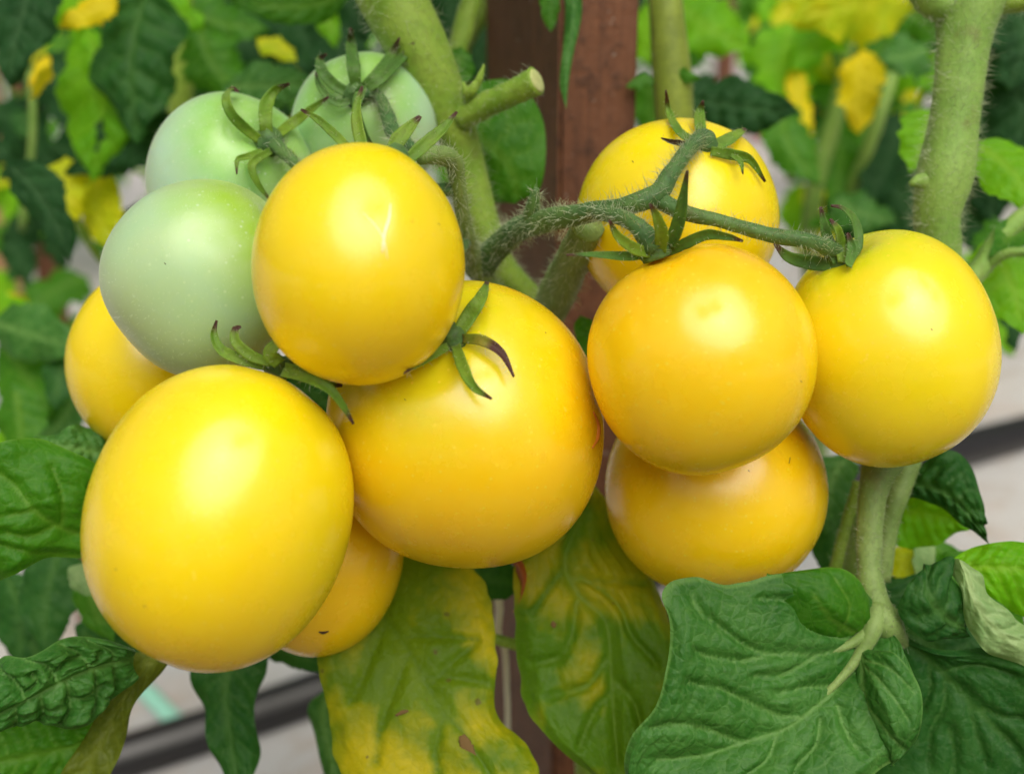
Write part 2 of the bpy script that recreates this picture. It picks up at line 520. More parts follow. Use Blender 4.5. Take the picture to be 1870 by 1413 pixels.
def leaf(name, left, mid, right, mat, parent, nu=60, nv=34, veins=6, quilt=0.0012, ruffle=0.0015, dome=0.0, seed=0, teeth=0.0, wave=2.5, curl=0.0, world=False, slope=0.2, vpx=None, vw=3.2, vq=20, **kw):
    """leaf blade lofted over three rails (left edge, midrib, right edge), quilted between its veins"""
    cv = (lambda r: [tuple(q) for q in r]) if world else (lambda r: [tuple(P(*q)) for q in r])
    A = [crom(cv(r), nu) for r in (left, mid, right)]
    L_, M_, R_ = A
    if vpx:
        PX = [crom([(q[0], q[1], 0) for q in r], nu) for r in (left, mid, right)]
        segs = []
        for k, pl in enumerate(vpx):
            cp = crom([(x, y, 0) for x, y in pl], 24)[:, :2]
            for q in range(23):
                segs.append((*cp[q], *cp[q + 1], (1.9 if k == 0 else 1.0) * (1 - 0.6 * q / 23)))
        segs = np.array(segs)
    verts, vein, inter = [], [], []
    for i in range(nu):
        u = i / (nu - 1)
        m = Vector(M_[i])
        tg = Vector(M_[min(i + 1, nu - 1)] - M_[max(i - 1, 0)])
        ac = Vector(R_[i] - L_[i])
        nn = tg.cross(ac)
        if nn.length < 1e-9:
            nn = -FWD.copy()
        nn.normalize()
        if nn.dot(CAM - m) < 0:
            nn = -nn
        for j in range(nv):
            v = -1 + 2 * j / (nv - 1)
            e = Vector(L_[i] if v < 0 else R_[i])
            a = abs(v)
            w_ = (e - m).length
            sh = 1.0
            if teeth and a > 0.7:
                sh = 1 + teeth * (a - 0.7) / 0.3 * nz(u * 22 + seed, 3.1 if v > 0 else 7.7, seed)
            p = m + (e - m) * a * sh
            # vein field
            off = 0.35 if v > 0 else 0.0
            x = (u - slope * a ** 1.25 * (1 - 0.4 * u) + 0.02 * nz(u * 6, v * 4, seed)) * (veins + 1) / 0.92 + off
            k = round(x)
            dl = abs(x - k) if k >= 0 else 0.5
            fade = min(1.0, (1 - a) * 6) * min(1.0, u * 8) * min(1.0, (1 - u) * 8)
            lat = math.exp(-(dl / 0.07) ** 2) * (1 - 0.65 * a)
            mr = math.exp(-(a * w_ / 0.0011) ** 2) if w_ > 0.003 else 0
            # cross veinlets
            if vpx:
                e2 = PX[0][i] if v < 0 else PX[2][i]
                xy = PX[1][i][:2] + (e2[:2] - PX[1][i][:2]) * a
                d0 = segs[:, 2:4] - segs[:, 0:2]
                tt = np.clip(((xy - segs[:, 0:2]) * d0).sum(1) / ((d0 * d0).sum(1) + 1e-9), 0, 1)
                ds = np.linalg.norm(segs[:, 0:2] + d0 * tt[:, None] - xy, axis=1)
                lat = float(np.exp(-(ds / (vw * segs[:, 4])) ** 2).max()) * 0.95
                dl = 0.45 * min(1.0, float((ds / (vq * np.maximum(segs[:, 4], .6))).min()))
                mr = 0.0
                fade = min(1.0, (1 - a) * 6) * min(1.0, u * 30) * min(1.0, (1 - u) * 12)
            y = a * 7 + 1.3 * nz(u * 9, v * 3, seed + 5)
            dy = abs(y - round(y))
            ter = math.exp(-(dy / 0.10) ** 2) * 0.30 * (1 if 0.08 < dl else 0)
            vein.append(max(mr * (1 - 0.5 * u), lat * 0.75, ter * (0.45 if vpx else 1)))
            inter.append(min(dl / 0.45, 1.0) * (1 if vpx else min(1, a * 4)))
            h = quilt * (min(dl / 0.45, 1) ** 0.7 * (1 if vpx else min(1, a * 5)) * ((0.88 if vpx else 0.7) + (0.12 if vpx else 0.3) * min(1, dy / 0.4))) * fade
            if vpx and a > 0.975:
                vein[-1] = max(vein[-1], 0.55)
            h -= quilt * 0.35 * mr
            h += quilt * (0.25 if vpx else 0.5) * nz(u * 9 + seed, v * 6, 2 * seed) * fade
            h += ruffle * a * a * (math.sin(u * 6.28 * wave + seed + (1.7 if v > 0 else 0)) + 0.6 * nz(u * 5, v * 2, seed + 9))
            h += dome * (1 - a * a) * math.sin(math.pi * min(u * 1.1, 1))
            h -= curl * a * a * a
            verts.append(p + nn * h)
    faces = []
    for i in range(nu - 1):
        for j in range(nv - 1):
            faces.append((i * nv + j, i * nv + j + 1, (i + 1) * nv + j + 1, (i + 1) * nv + j))
    return mesh_obj(name, verts, faces, mat, parent, attrs={'vein': vein, 'inter': inter}, **kw)

def auto_leaf(name, px, py, d, length, width, ang, mat, parent, seed=0, tilt=0.0, roll=0.0, droop=0.15, bend=0.12, nu=30, nv=16, quilt=1.0, ruffle=1.0, teeth=0.14, **kw):
    """leaf about a centre pixel; length and width in pixels, ang in the image (0 right, 90 down), tilt tips the leaf away from the viewer"""
    rng = random.Random(seed + int(px) * 7 + int(py))
    c = P(px, py, d)
    Lm, Wm = S(length, d), S(width, d)
    a = math.radians(ang)
    ax = (RGT * math.cos(a) - UPV * math.sin(a))
    sd_ = (RGT * math.sin(a) + UPV * math.cos(a))
    nrm = -FWD
    ax = (ax * math.cos(tilt) + nrm * math.sin(tilt)).normalized()
    nrm = (nrm - ax * nrm.dot(ax)).normalized()
    sd_ = ax.cross(nrm) * (1 if ax.cross(nrm).dot(sd_) > 0 else -1)
    s2 = (sd_ * math.cos(roll) + nrm * math.sin(roll)).normalized()
    nrm = (nrm * math.cos(roll) - sd_ * math.sin(roll)).normalized()
    le, mi, ri = [], [], []
    b = rng.uniform(-1, 1) * bend
    for k in range(9):
        u = k / 8
        wdt = Wm / 2 * (math.sin(math.pi * u ** 0.72) ** 0.8 if 0 < u < 1 else 0.02)
        wl = wdt * (1 + 0.13 * rng.uniform(-1, 1))
        wr = wdt * (1 + 0.13 * rng.uniform(-1, 1))
        m = c + ax * (u - 0.5) * Lm + s2 * b * Lm * math.sin(math.pi * u) - nrm * droop * Lm * (u - 0.4) ** 2
        mi.append(m)
        le.append(m - s2 * wl - nrm * wl * 0.22)
        ri.append(m + s2 * wr - nrm * wr * 0.22)
    return leaf(name, le, mi, ri, mat, parent, nu=nu, nv=nv, veins=5, quilt=0.035 * Wm * quilt, ruffle=0.05 * Wm * ruffle, seed=rng.uniform(0, 50), world=True, teeth=teeth, **kw)

# ------------------------------------------------------------------ ground
def gh(x, y):
    """height of the covered bed: rises to the right of the row"""
    return 0.10 * math.tanh(x / 0.5) * math.exp(-((y - 0.7) / 0.9) ** 2) + 0.004 * nz(x * 4, y * 4, 0) + 0.0015 * nz(x * 18, y * 10, 4)

def ground_hit(px, py):
    p1 = P(px, py, 100) - CAM
    t = 0.2
    for _ in range(4000):
        q = CAM + p1 * t
        if q.z <= gh(q.x, q.y):
            return q
        t += 0.002
    return CAM + p1 * t

def build_ground():
    m, nt = new_mat('woven_ground_sheet')
    tc = N(nt, "ShaderNodeTexCoord").outputs['Object']
    n1 = tex_noise(nt, tc, 3.5, 5)
    n2 = tex_noise(nt, tc, 40, 4)
    col = mix(nt, ramp(nt, n1, [(0.35, (0, 0, 0)), (0.65, (1, 1, 1))]), (0.46, 0.47, 0.49), (0.62, 0.60, 0.58))
    col = mix(nt, ramp(nt, n2, [(0.5, (0, 0, 0)), (0.72, (0.6, 0.6, 0.6))]), col, (0.40, 0.30, 0.22))
    col = mix(nt, ramp(nt, tex_noise(nt, tc, 11, 5, 0.7), [(0.5, (0, 0, 0)), (0.7, (0.55, 0.55, 0.55))]), col, (0.55, 0.40, 0.32))
    wv = N(nt, "ShaderNodeTexWave", Scale=160.0)
    wv.bands_direction = 'X'
    wv2 = N(nt, "ShaderNodeTexWave", Scale=160.0)
    wv2.bands_direction = 'Y'
    for q in (wv, wv2):
        nt.links.new(tc, q.inputs['Vector'])
    weave = mth(nt, 'MULTIPLY', wv.outputs['Fac'], wv2.outputs['Fac'])
    col = mix(nt, mth(nt, 'MULTIPLY', weave, 0.25), col, (0.25, 0.25, 0.27))
    bs = N(nt, "ShaderNodeBsdfPrincipled", Roughness=0.45)
    nt.links.new(col, bs.inputs['Base Color'])
    bp = N(nt, "ShaderNodeBump", Strength=0.4, Distance=0.002)
    nt.links.new(weave, bp.inputs['Height'])
    nt.links.new(bp.outputs[0], bs.inputs['Normal'])
    o = N(nt, "ShaderNodeOutputMaterial")
    nt.links.new(bs.outputs[0], o.inputs[0])
    xs = np.concatenate([np.linspace(-60, -3, 20)[:-1], np.linspace(-3, 3, 121), np.linspace(3, 60, 20)[1:]])
    ys = np.concatenate([np.linspace(-60, -2, 20)[:-1], np.linspace(-2, 5, 141), np.linspace(5, 120, 30)[1:]])
    v = [(x, y, gh(x, y)) for y in ys for x in xs]
    nx = len(xs)
    f = [(j * nx + i, j * nx + i + 1, (j + 1) * nx + i + 1, (j + 1) * nx + i) for j in range(len(ys) - 1) for i in range(nx - 1)]
    g = mesh_obj('ground', v, f, m)
    g['kind'] = 'structure'
    g['label'] = 'pale grey woven ground sheet under the plants'
build_ground()

# ------------------------------------------------------------------ tomatoes
TOM = {}
def tomato(key, cx, cy, d, b, a, axis, elong, mat, label, dimple=0.10, power=2.15, seed=1):
    """cx, cy: centre in the photo; b, a: radius across and along `elong` in pixels; axis points to the stem end"""
    c = P(cx, cy, d)
    ax = camvec(*axis)
    q = ax.to_track_quat('Z', 'Y')
    root = empty('tomato', c, label, 'tomato', 'tomatoes hanging in the cluster')
    root.rotation_euler = q.to_euler()
    R, A = S(b, d), S(a, d)
    E = camvec(*elong)
    rot = q.to_matrix()
    nu_, nv_ = 72, 48
    verts, faces = [], []
    for j in range(nv_ + 1):
        th = math.pi * j / nv_
        for i in range(nu_):
            ph = 2 * math.pi * i / nu_
            x, y, z = math.sin(th) * math.cos(ph), math.sin(th) * math.sin(ph), math.cos(th)
            k = (abs(x) ** power + abs(y) ** power + abs(z) ** power) ** (-1 / power) * 0.5 + 0.5
            rho = math.sin(th)
            lob = 1 + 0.008 * math.sin(3 * ph + seed) * rho + 0.010 * math.sin(5 * ph + 2 * seed) * max(0, z) ** 1.5 * rho + 0.022 * nz(x * 1.1 + seed, y * 1.1, z * 1.1)
            p = Vector((x, y, z)) * k * lob
            if z > 0:
                p.z -= dimple * math.exp(-(rho / 0.26) ** 2)
            else:
                p.z += 0.015 * math.exp(-(rho / 0.15) ** 2)
            wp = rot @ (p * R)
            wp += E * wp.dot(E) * (A / R - 1)
            verts.append(c + wp)
    for j in range(nv_):
        for i in range(nu_):
            i2 = (i + 1) % nu_
            faces.append((j * nu_ + i, (j + 1) * nu_ + i, (j + 1) * nu_ + i2, j * nu_ + i2))
    body = mesh_obj('skin', verts, faces, TM[mat], root)
    bvh = BVHTree.FromPolygons(verts, faces)
    TOM[key] = dict(root=root, body=body, bvh=bvh, d=d, c=c, R=max(R, A), ax=ax, verts=verts, faces=faces, cx=cx, cy=cy, b=b, a=a)
    return root

def surf(key, px, py, off=0.0):
    """depth (cm) of the front of a tomato along a photo pixel, minus off cm; at the rim's depth when the ray misses"""
    T = TOM[key]
    dr = (P(px, py, 100) - CAM).normalized()
    h = T['bvh'].ray_cast(CAM, dr)
    if h[0] is None:
        return T['d'] - off
    return (h[0] - CAM).dot(FWD) * 100 - off

tomato('T1', 403, 942, 19.0, 236, 280, (.38, .88, -.28), (.30, 1, 0), 'yellow', 'large egg-shaped yellow tomato lowest at the left front of the cluster', seed=1)
tomato('T2', 657, 484, 18.6, 192, 217, (.25, .88, -.40), (.03, 1, 0), 'yellow', 'yellow tomato with a pale scratch in front of the two green ones', seed=2)
tomato('T3', 852, 776, 21.6, 251, 259, (-.12, .64, .75), (-.1, 1, 0), 'greenish', 'large yellow tomato in the middle with a small brown scar near its right edge', dimple=0.06, seed=3)
tomato('T4', 1279, 654, 20.0, 205, 208, (-.36, .90, .18), (.2, 1, 0), 'amber', 'amber yellow tomato right of the middle, in front of two others', dimple=0.09, seed=4)
tomato('T5', 1304, 891, 23.6, 200, 195, (.05, .9, -.40), (0, 1, 0), 'amber', 'dull amber tomato directly below and behind another, touching the green leaf', seed=5)
tomato('T6', 1622, 637, 21.6, 189, 214, (-.48, .84, .20), (-.06, 1, 0), 'lemon', 'lemon yellow tomato with greenish shoulder at the far right', dimple=0.13, seed=6)
tomato('T7', 1238, 404, 23.4, 181, 184, (.27, .72, .62), (0, 1, 0), 'yellow', 'yellow tomato at upper right behind the hairy truss stem', dimple=0.08, seed=7)
tomato('T8', 376, 508, 21.6, 174, 177, (.78, .52, .15), (.6, -.4, 0), 'mint2', 'pale green tomato beside the scratched yellow one, lower of the two at left', power=2.4, seed=8)
tomato('T9', 424, 330, 24.4, 152, 153, (.48, .44, .75), (0, 1, 0), 'mint', 'pale green tomato with curled sepals above the other green one at left', dimple=0.08, seed=9)
tomato('T10', 668, 234, 25.2, 132, 132, (-.10, .42, .90), (0, 1, 0), 'mint', 'unripe green tomato at the top behind the stalk, partly hidden', dimple=0.06, seed=10)
tomato('T11', 290, 660, 24.8, 155, 178, (.45, .85, -.3), (.1, 1, 0), 'yellow', 'yellow tomato mostly hidden behind the lower green one at the left edge', seed=11)
tomato('T12', 584, 1014, 23.4, 153, 182, (.3, .9, -.3), (.15, 1, 0), 'amber', 'amber tomato half hidden behind the lowest left one, a black speck on it', seed=12)

ks = list(TOM)
for i in range(len(ks)):
    for j in range(i + 1, len(ks)):
        if TOM[ks[i]]['bvh'].overlap(TOM[ks[j]]['bvh']):
            print('TOUCH', ks[i], ks[j])

def calyx(key, base, sepals, mat='sepal', hair=26, core_w=46):
    """base: (px, py, off). sepals: list of (list of (px, py, off), width px, material or None)
    off = height in cm above the fruit's skin towards the viewer (or absolute depth when > 10)"""
    T = TOM[key]
    dd = lambda px, py, off: off if off > 10 else surf(key, px, py, off)
    bx, by, bo = base
    bd = dd(bx, by, bo)
    p0 = P(bx, by, bd)
    ax = T['ax']
    r = S(core_w, bd) / 2
    pts = [(*(p0 - ax * r * 0.5), r * 1.0), (*(p0 + ax * r * 0.1), r * 1.05), (*(p0 + ax * r * 0.55), r * 0.8), (*(p0 + ax * r * 0.9), r * 0.55)]
    v, f, tip, fr = tube(pts, 10, 14, rough=0.2, seed=hash(key) % 17)
    core = mesh_obj('calyx', v, f, SM['truss'], T['root'], attrs={'tip': [0] * len(v)})
    for si, s in enumerate(sepals):
        path, wd = s[0], s[1]
        mt = s[2] if len(s) > 2 else mat
        wp = []
        npt = len(path)
        for q, (x, y, o_) in enumerate(path):
            t = q / (npt - 1)
            dq = dd(x, y, o_)
            prof = (0.78 + 0.30 * math.sin(math.pi * t)) * (1 - 0.72 * t ** 2.2)
            wp.append((*P(x, y, dq), S(wd, dq) / 2 * prof * 0.82))
        ribbon('sepal', wp, SM[mt], core, seed=si * 13 + len(key) * 7 + int(bx), hair=hair, L=0.0009)
    return core

# T9 calyx (upper-left green)
calyx('T9', (492, 258, .15), [
    ([(478, 258, .25), (452, 238, .35), (424, 210, .6), (413, 180, .9), (424, 163, 1.1), (436, 168, 1.2)], 25),
    ([(488, 252, .3), (485, 220, .6), (487, 190, .9), (502, 165, 1.2), (528, 153, 1.5)], 32),
    ([(502, 250, .3), (535, 225, .6), (570, 200, 1.0), (600, 178, 1.4)], 26),
    ([(480, 275, .25), (455, 285, .3), (434, 292, .35), (432, 318, .4)], 16),
    ([(495, 275, .3), (460, 300, .3), (470, 335, .3), (495, 368, .3)], 20),
    ([(505, 270, .3), (530, 285, .6), (555, 310, .9)], 26)], core_w=52)
# T10 calyx (top green)
calyx('T10', (650, 172, .1), [
    ([(640, 172, .2), (610, 155, .4), (588, 130, .8), (585, 108, 1.0), (596, 100, 1.2)], 27),
    ([(640, 185, .2), (615, 188, .3), (585, 160, .5), (577, 132, .6)], 20),
    ([(650, 160, .3), (645, 120, .7), (640, 80, 1.0), (640, 52, 1.3)], 31),
    ([(665, 160, .3), (690, 135, .5), (715, 100, .9), (730, 70, 1.1)], 27),
    ([(670, 165, .3), (700, 140, .5), (735, 105, .9), (755, 78, 1.0)], 24),
    ([(652, 180, .4), (660, 165, .9), (652, 200, 1.0), (668, 245, 1.0), (690, 280, 1.0)], 26)], core_w=44, mat='sepaldk')
# T2 calyx behind its crown
calyx('T2', (720, 292, 19.4), [
    ([(668, 285, 19.3), (655, 240, 19.4), (652, 200, 19.5), (662, 158, 19.7)], 30),
    ([(712, 285, 19.3), (728, 255, 19.4), (750, 232, 19.5), (768, 213, 19.6)], 36),
    ([(745, 292, 19.3), (775, 265, 19.4), (810, 235, 19.5), (835, 205, 19.6)], 32),
    ([(640, 275, 19.4), (610, 245, 19.6), (580, 218, 19.8), (550, 200, 20.0)], 22)], core_w=60)
# T3 calyx
calyx('T3', (828, 618, .1), [
    ([(838, 608, .2), (858, 575, .35), (878, 545, .6), (890, 515, .9)], 38),
    ([(845, 618, .2), (880, 622, .3), (915, 645, .3), (938, 688, .3)], 26, 'sepalbr'),
    ([(832, 630, .2), (845, 668, .35), (865, 705, .5), (898, 728, .7)], 28),
    ([(818, 632, .25), (795, 645, .5), (770, 662, .8), (738, 682, 1.2)], 22),
    ([(815, 605, .2), (800, 585, .6), (785, 565, .8)], 24)], core_w=48)
# T1 calyx at its upper right
calyx('T1', (505, 672, 19.7), [
    ([(485, 668, 19.4), (445, 658, 19.3), (405, 640, 19.4), (390, 612, 19.5), (395, 585, 19.6)], 26),
    ([(495, 662, 19.3), (460, 650, 19.2), (432, 625, 19.2), (430, 602, 19.3), (440, 597, 19.3)], 26),
    ([(510, 665, 19.2), (495, 645, 19.1), (505, 630, 19.1), (520, 618, 19.1)], 36),
    ([(515, 680, 19.0), (560, 690, 18.6), (600, 710, 18.5), (625, 740, 18.6), (645, 774, 18.8)], 26),
    ([(520, 672, 19.3), (560, 685, 19.1), (600, 700, 19.0), (625, 705, 19.0)], 34)], core_w=50)
# T4 calyx
calyx('T4', (1195, 458, .1), [
    ([(1185, 465, .2), (1140, 468, .5), (1090, 466, .9), (1035, 466, 1.3)], 22, 'sepaldk'),
    ([(1190, 462, .3), (1160, 455, .6), (1128, 432, .9), (1112, 402, 1.1)], 28),
    ([(1205, 462, .3), (1208, 430, .7), (1200, 400, 1.0), (1187, 373, 1.2)], 32),
    ([(1222, 452, .2), (1238, 410, .6), (1248, 365, .9), (1256, 312, 1.2)], 32, 'sepaldk'),
    ([(1215, 465, .2), (1250, 445, .3), (1290, 428, .5), (1330, 432, .7), (1357, 440, .8)], 28, 'sepaldk')], core_w=58)
# T6 calyx
calyx('T6', (1535, 478, .1), [
    ([(1525, 485, .2), (1480, 480, .4), (1440, 470, .5), (1414, 445, .6)], 34, 'sepaldk'),
    ([(1530, 480, .35), (1515, 450, .6), (1505, 415, .7), (1498, 378, .8)], 30, 'sepaldk'),
    ([(1540, 478, .45), (1535, 450, .8), (1528, 420, .9), (1515, 400, .9)], 30, 'sepal'),
    ([(1550, 478, .3), (1567, 445, .4), (1560, 405, .5), (1540, 382, .6), (1518, 376, .7)], 24, 'sepaldk'),
    ([(1548, 485, .3), (1556, 455, .6), (1548, 425, .7)], 26, 'sepaldk')], core_w=64, mat='sepaldk')
# T7 calyx
calyx('T7', (1285, 262, .1), [
    ([(1272, 262, .2), (1240, 240, .4), (1222, 205, .7), (1216, 165, .9)], 20),
    ([(1282, 248, .2), (1278, 225, .5), (1278, 205, .8), (1284, 184, .9)], 27),
    ([(1268, 270, .2), (1245, 262, .4), (1225, 258, .6), (1207, 252, .7)], 14, 'dry'),
    ([(1298, 268, .2), (1325, 258, .4), (1345, 246, .6), (1362, 236, .7)], 30),
    ([(1298, 276, .2), (1335, 282, .3), (1370, 292, .3), (1398, 332, .3)], 26),
    ([(1335, 283, .3), (1352, 295, .4), (1357, 318, .4)], 13)], core_w=50)

# marks on the fruit
def mark(key, pts, wpx, mat, name, off=0.004, n=14):
    T = TOM[key]
    wp = []
    for q, (x, y) in enumerate(pts):
        t = q / (len(pts) - 1)
        dq = surf(key, x, y, off)
        wp.append((*P(x, y, dq), max(S(wpx, dq) / 2 * (math.sin(math.pi * (0.08 + 0.84 * t)) ** 0.7), 2e-5)))
    v, f, tip, fr = tube(wp, n, 8, ell=0.35, rough=0.25, seed=len(pts) * 3 + pts[0][0], facing=-FWD)
    return mesh_obj(name, v, f, mat, T['root'], attrs={'tip': tip})
mark('T3', [(1083, 752), (1091, 775), (1090, 798), (1081, 818)], 11, M_SCAR, 'scar')
mark('T2', [(713, 372), (710, 400), (702, 428), (698, 462)], 5.5, M_SCRATCH, 'scratch')
mark('T2', [(662, 388), (682, 408), (700, 436), (708, 474)], 2.6, M_SCRATCH, 'scratch')
mark('T12', [(582, 1153), (590, 1154), (600, 1152)], 7, M_SPECK, 'speck')
mark('T5', [(1443, 835), (1441, 846)], 4, M_SPECK, 'speck')
for k, x, y in (('T2', 752, 404), ('T2', 800, 408), ('T2', 655, 430), ('T3', 995, 606), ('T3', 738, 728), ('T1', 262, 1105), ('T1', 210, 1038), ('T7', 1154, 294), ('T4', 1462, 695), ('T8', 300, 480), ('T5', 1366, 858), ('T6', 1700, 600)):
    mark(k, [(x, y), (x + 3, y + 3)], 3.5, M_SPECK, 'speck', n=5)

# velvet of very short hairs on the unripe fruit
def fuzz(key, count, L, rng):
    T = TOM[key]
    v, f = [], []
    vs, fs = T['verts'], T['faces']
    for _ in range(count):
        q = fs[rng.randrange(len(fs))]
        p = vs[q[0]].lerp(vs[q[2]], rng.random()).lerp(vs[q[1]], rng.random() * 0.5)
        nn = (p - T['c']).normalized()
        if nn.dot((CAM - p).normalized()) < -0.25:
            continue
        rnd = Vector((rng.gauss(0, 1), rng.gauss(0, 1), rng.gauss(0, 1)))
        add_hair(v, f, p, nn + rnd * 0.35, L * (0.5 + rng.random()), 0.000013, rnd * 0.5)
    mesh_obj('fuzz', v, f, M_FUZZ, T['root'], kind='stuff', smooth=False)
for k_, c_ in (('T8', 3500), ('T9', 3000), ('T10', 2000)):
    fuzz(k_, c_, 0.00042, random.Random(c_))

# ------------------------------------------------------------------ the fruiting plant: stems
g0 = P(1010, 1900, 27)
A = empty('tomato_plant', (g0.x, g0.y, gh(g0.x, g0.y)), 'tomato plant carrying the fruit, its thick hairy stem slanting beside the brown post', 'plant')
stem('main_stem', [(690, -60, 24.8, 130), (728, 20, 24.8, 128), (770, 100, 24.9, 118), (812, 190, 25.2, 92), (850, 290, 25.6, 70), (880, 400, 25.8, 64), (915, 490, 26, 62), (985, 575, 26.4, 62), (1030, 700, 27, 66), (1050, 1000, 28, 66), (1080, 1400, 29, 66), (1080, 2050, 30, 66)], SM['stem'], A, n=80, sides=20, hair=1800, L=0.0023, rough=0.09, seed=3, upto=0.40)
so, fr = stem('cut_side_shoot', [(845, 215, 25, 52), (885, 193, 24.6, 50), (935, 170, 24.2, 50), (980, 148, 23.9, 56)], SM['stem'], A, n=24, sides=18, hair=160, L=0.0018, seed=8)
p_, tg_, a_, b_, r_ = fr[-1]
v, f, tip, _ = tube([(*(p_ - tg_ * 0.0004), r_ * 0.86), (*(p_ + tg_ * 0.0003), r_ * 0.84), (*(p_ + tg_ * 0.0005), r_ * 0.6)], 6, 18, rough=0.1)
mesh_obj('cut_face', v, f, SM['cut'], so, attrs={'tip': [0] * len(v)})
# axil bud on the node
for k, (x0, y0, x1, y1, wd) in enumerate(((852, 180, 868, 148, 22), (858, 178, 884, 118, 16), (850, 185, 845, 150, 18))):
    stem('axil_bud', [(x0, y0, 24.6, wd * .7), ((x0 + x1) / 2 + 3, (y0 + y1) / 2, 24.4, wd), (x1, y1, 24.3, wd * .25)], SM['stem'], A, n=12, sides=10, hair=30, L=0.001)

def tr(pts, hair, L=0.0024, n=36, mat='truss', name='truss_stem', rough=0.16):
    pts = [(x, y, d, wd * 0.88) for x, y, d, wd in pts]
    return stem(name, pts, SM[mat], A, n=n, sides=14, hair=hair, L=L * 0.9, rough=rough)
d7 = surf('T7', 1275, 262, 0.1)
tr([(868, 492, 24.6, 66), (905, 455, 24.0, 62), (945, 420, 23.2, 56), (1000, 402, 22.2, 52), (1080, 388, 21.2, 44), (1150, 374, 20.6, 42), (1200, 355, 20.6, 46), (1225, 318, 20.8, 40), (1250, 282, 21.2, 34), (1280, 250, d7, 36)], 1100, n=70)
d6 = surf('T6', 1530, 470, 0.3)
tr([(1195, 362, 20.7, 40), (1250, 388, 20.4, 36), (1320, 405, 20.2, 30), (1400, 428, 20.3, 33), (1470, 440, 20.3, 36), (1530, 458, d6, 40)], 420, n=50, L=0.0016)
d4 = surf('T4', 1195, 458, 0.3)
tr([(1085, 388, 21.2, 36), (1130, 396, 20.2, 34), (1165, 415, 19.6, 40), (1192, 452, d4, 52)], 260, n=24, L=0.0018)
tr([(968, 405, 22.6, 34), (972, 385, 22.4, 36), (976, 362, 22.2, 26), (980, 344, 22.1, 12)], 90, n=14)
tr([(1075, 412, 22.2, 70), (1050, 470, 23.6, 82), (1020, 530, 24.8, 84), (992, 590, 26, 70)], 420, n=30, mat='petiole', name='peduncle')
tr([(770, 288, 20.8, 34), (805, 284, 21.4, 44), (830, 300, 21.8, 40), (838, 350, 22.2, 34), (850, 420, 23.0, 34), (868, 482, 24.2, 44), (905, 540, 25.2, 50)], 620, n=50, mat='petiole')
tr([(655, 170, surf('T10', 655, 172, .3), 30), (690, 175, 23.6, 26), (705, 205, 23.2, 30), (722, 245, 22.6, 34), (770, 285, 21.6, 32)], 260, n=30)
tr([(500, 262, surf('T9', 500, 262, .3), 34), (530, 290, 22.6, 26), (575, 320, 22.0, 26), (700, 350, 21.8, 30), (835, 345, 22.2, 30)], 220, n=34)
tr([(830, 610, surf('T3', 830, 610, .2), 36), (810, 580, 20.6, 30), (800, 520, 21.2, 28), (850, 440, 23.2, 30)], 120, n=24)
tr([(512, 672, 19.6, 34), (560, 640, 20.4, 28), (700, 560, 21.0, 28), (840, 470, 23.4, 30)], 120, n=24)

# ------------------------------------------------------------------ fruiting plant: leaves near the fruit
L1 = leaf('leaf', [(650, 1060, 24.2), (585, 1190, 23.6), (600, 1300, 23.2), (625, 1420, 22.8), (770, 1530, 22.6), (935, 1490, 22.4)],
     [(680, 1060, 24.4), (735, 1185, 23.6), (805, 1290, 23.1), (870, 1390, 22.7), (935, 1490, 22.4)],
     [(730, 1005, 24.6), (840, 1015, 24.3), (890, 1078, 23.9), (908, 1190, 23.6), (906, 1300, 23.3), (960, 1358, 22.9), (985, 1425, 22.6), (935, 1490, 22.4)],
     LM['ageing'], A, vpx=[[(690, 1100), (699, 1127), (755, 1202), (785, 1254), (819, 1314), (849, 1344), (900, 1420)], [(710, 1145), (690, 1190), (669, 1243), (640, 1290)], [(755, 1202), (730, 1262), (700, 1330), (690, 1400)], [(740, 1175), (807, 1175), (875, 1183)], [(785, 1247), (830, 1250), (890, 1262)], [(792, 1262), (835, 1220), (868, 1194)], [(819, 1314), (800, 1380), (810, 1440)]], seed=4, quilt=0.0013, ruffle=0.0015, veins=5, nu=90, nv=60, teeth=0.04, vq=22, label='yellowing leaf with a brown spot hanging below the middle fruit')
def leafspot(x, y, d, pts, w_, parent):
    wp = [(*P(px, py, d), S(w_, d) / 2 * math.sin(math.pi * (0.15 + 0.7 * q / (len(pts) - 1)))) for q, (px, py) in enumerate(pts)]
    v, f, tip, fr = tube(wp, 12, 8, ell=0.12, rough=0.35, facing=-FWD, seed=x)
    return mesh_obj('brown_spot', v, f, M_SPOT, parent)
def front(o, px, py, off=0.02):
    me = o.data
    root = o
    while root.parent: root = root.parent
    mw = Matrix.Translation(root.location) @ root.rotation_euler.to_matrix().to_4x4()
    b = BVHTree.FromPolygons([mw @ v.co for v in me.vertices], [tuple(p.vertices) for p in me.polygons])
    h = b.ray_cast(CAM, (P(px, py, 100) - CAM).normalized())
    return (h[0] - CAM).dot(FWD) * 100 - off if h[0] else 23
leafspot(2, 0, front(L1, 855, 1365), [(843, 1342), (852, 1362), (866, 1385)], 26, L1)
leafspot(3, 0, front(L1, 735, 1302), [(722, 1306), (735, 1300), (746, 1297)], 8, L1)
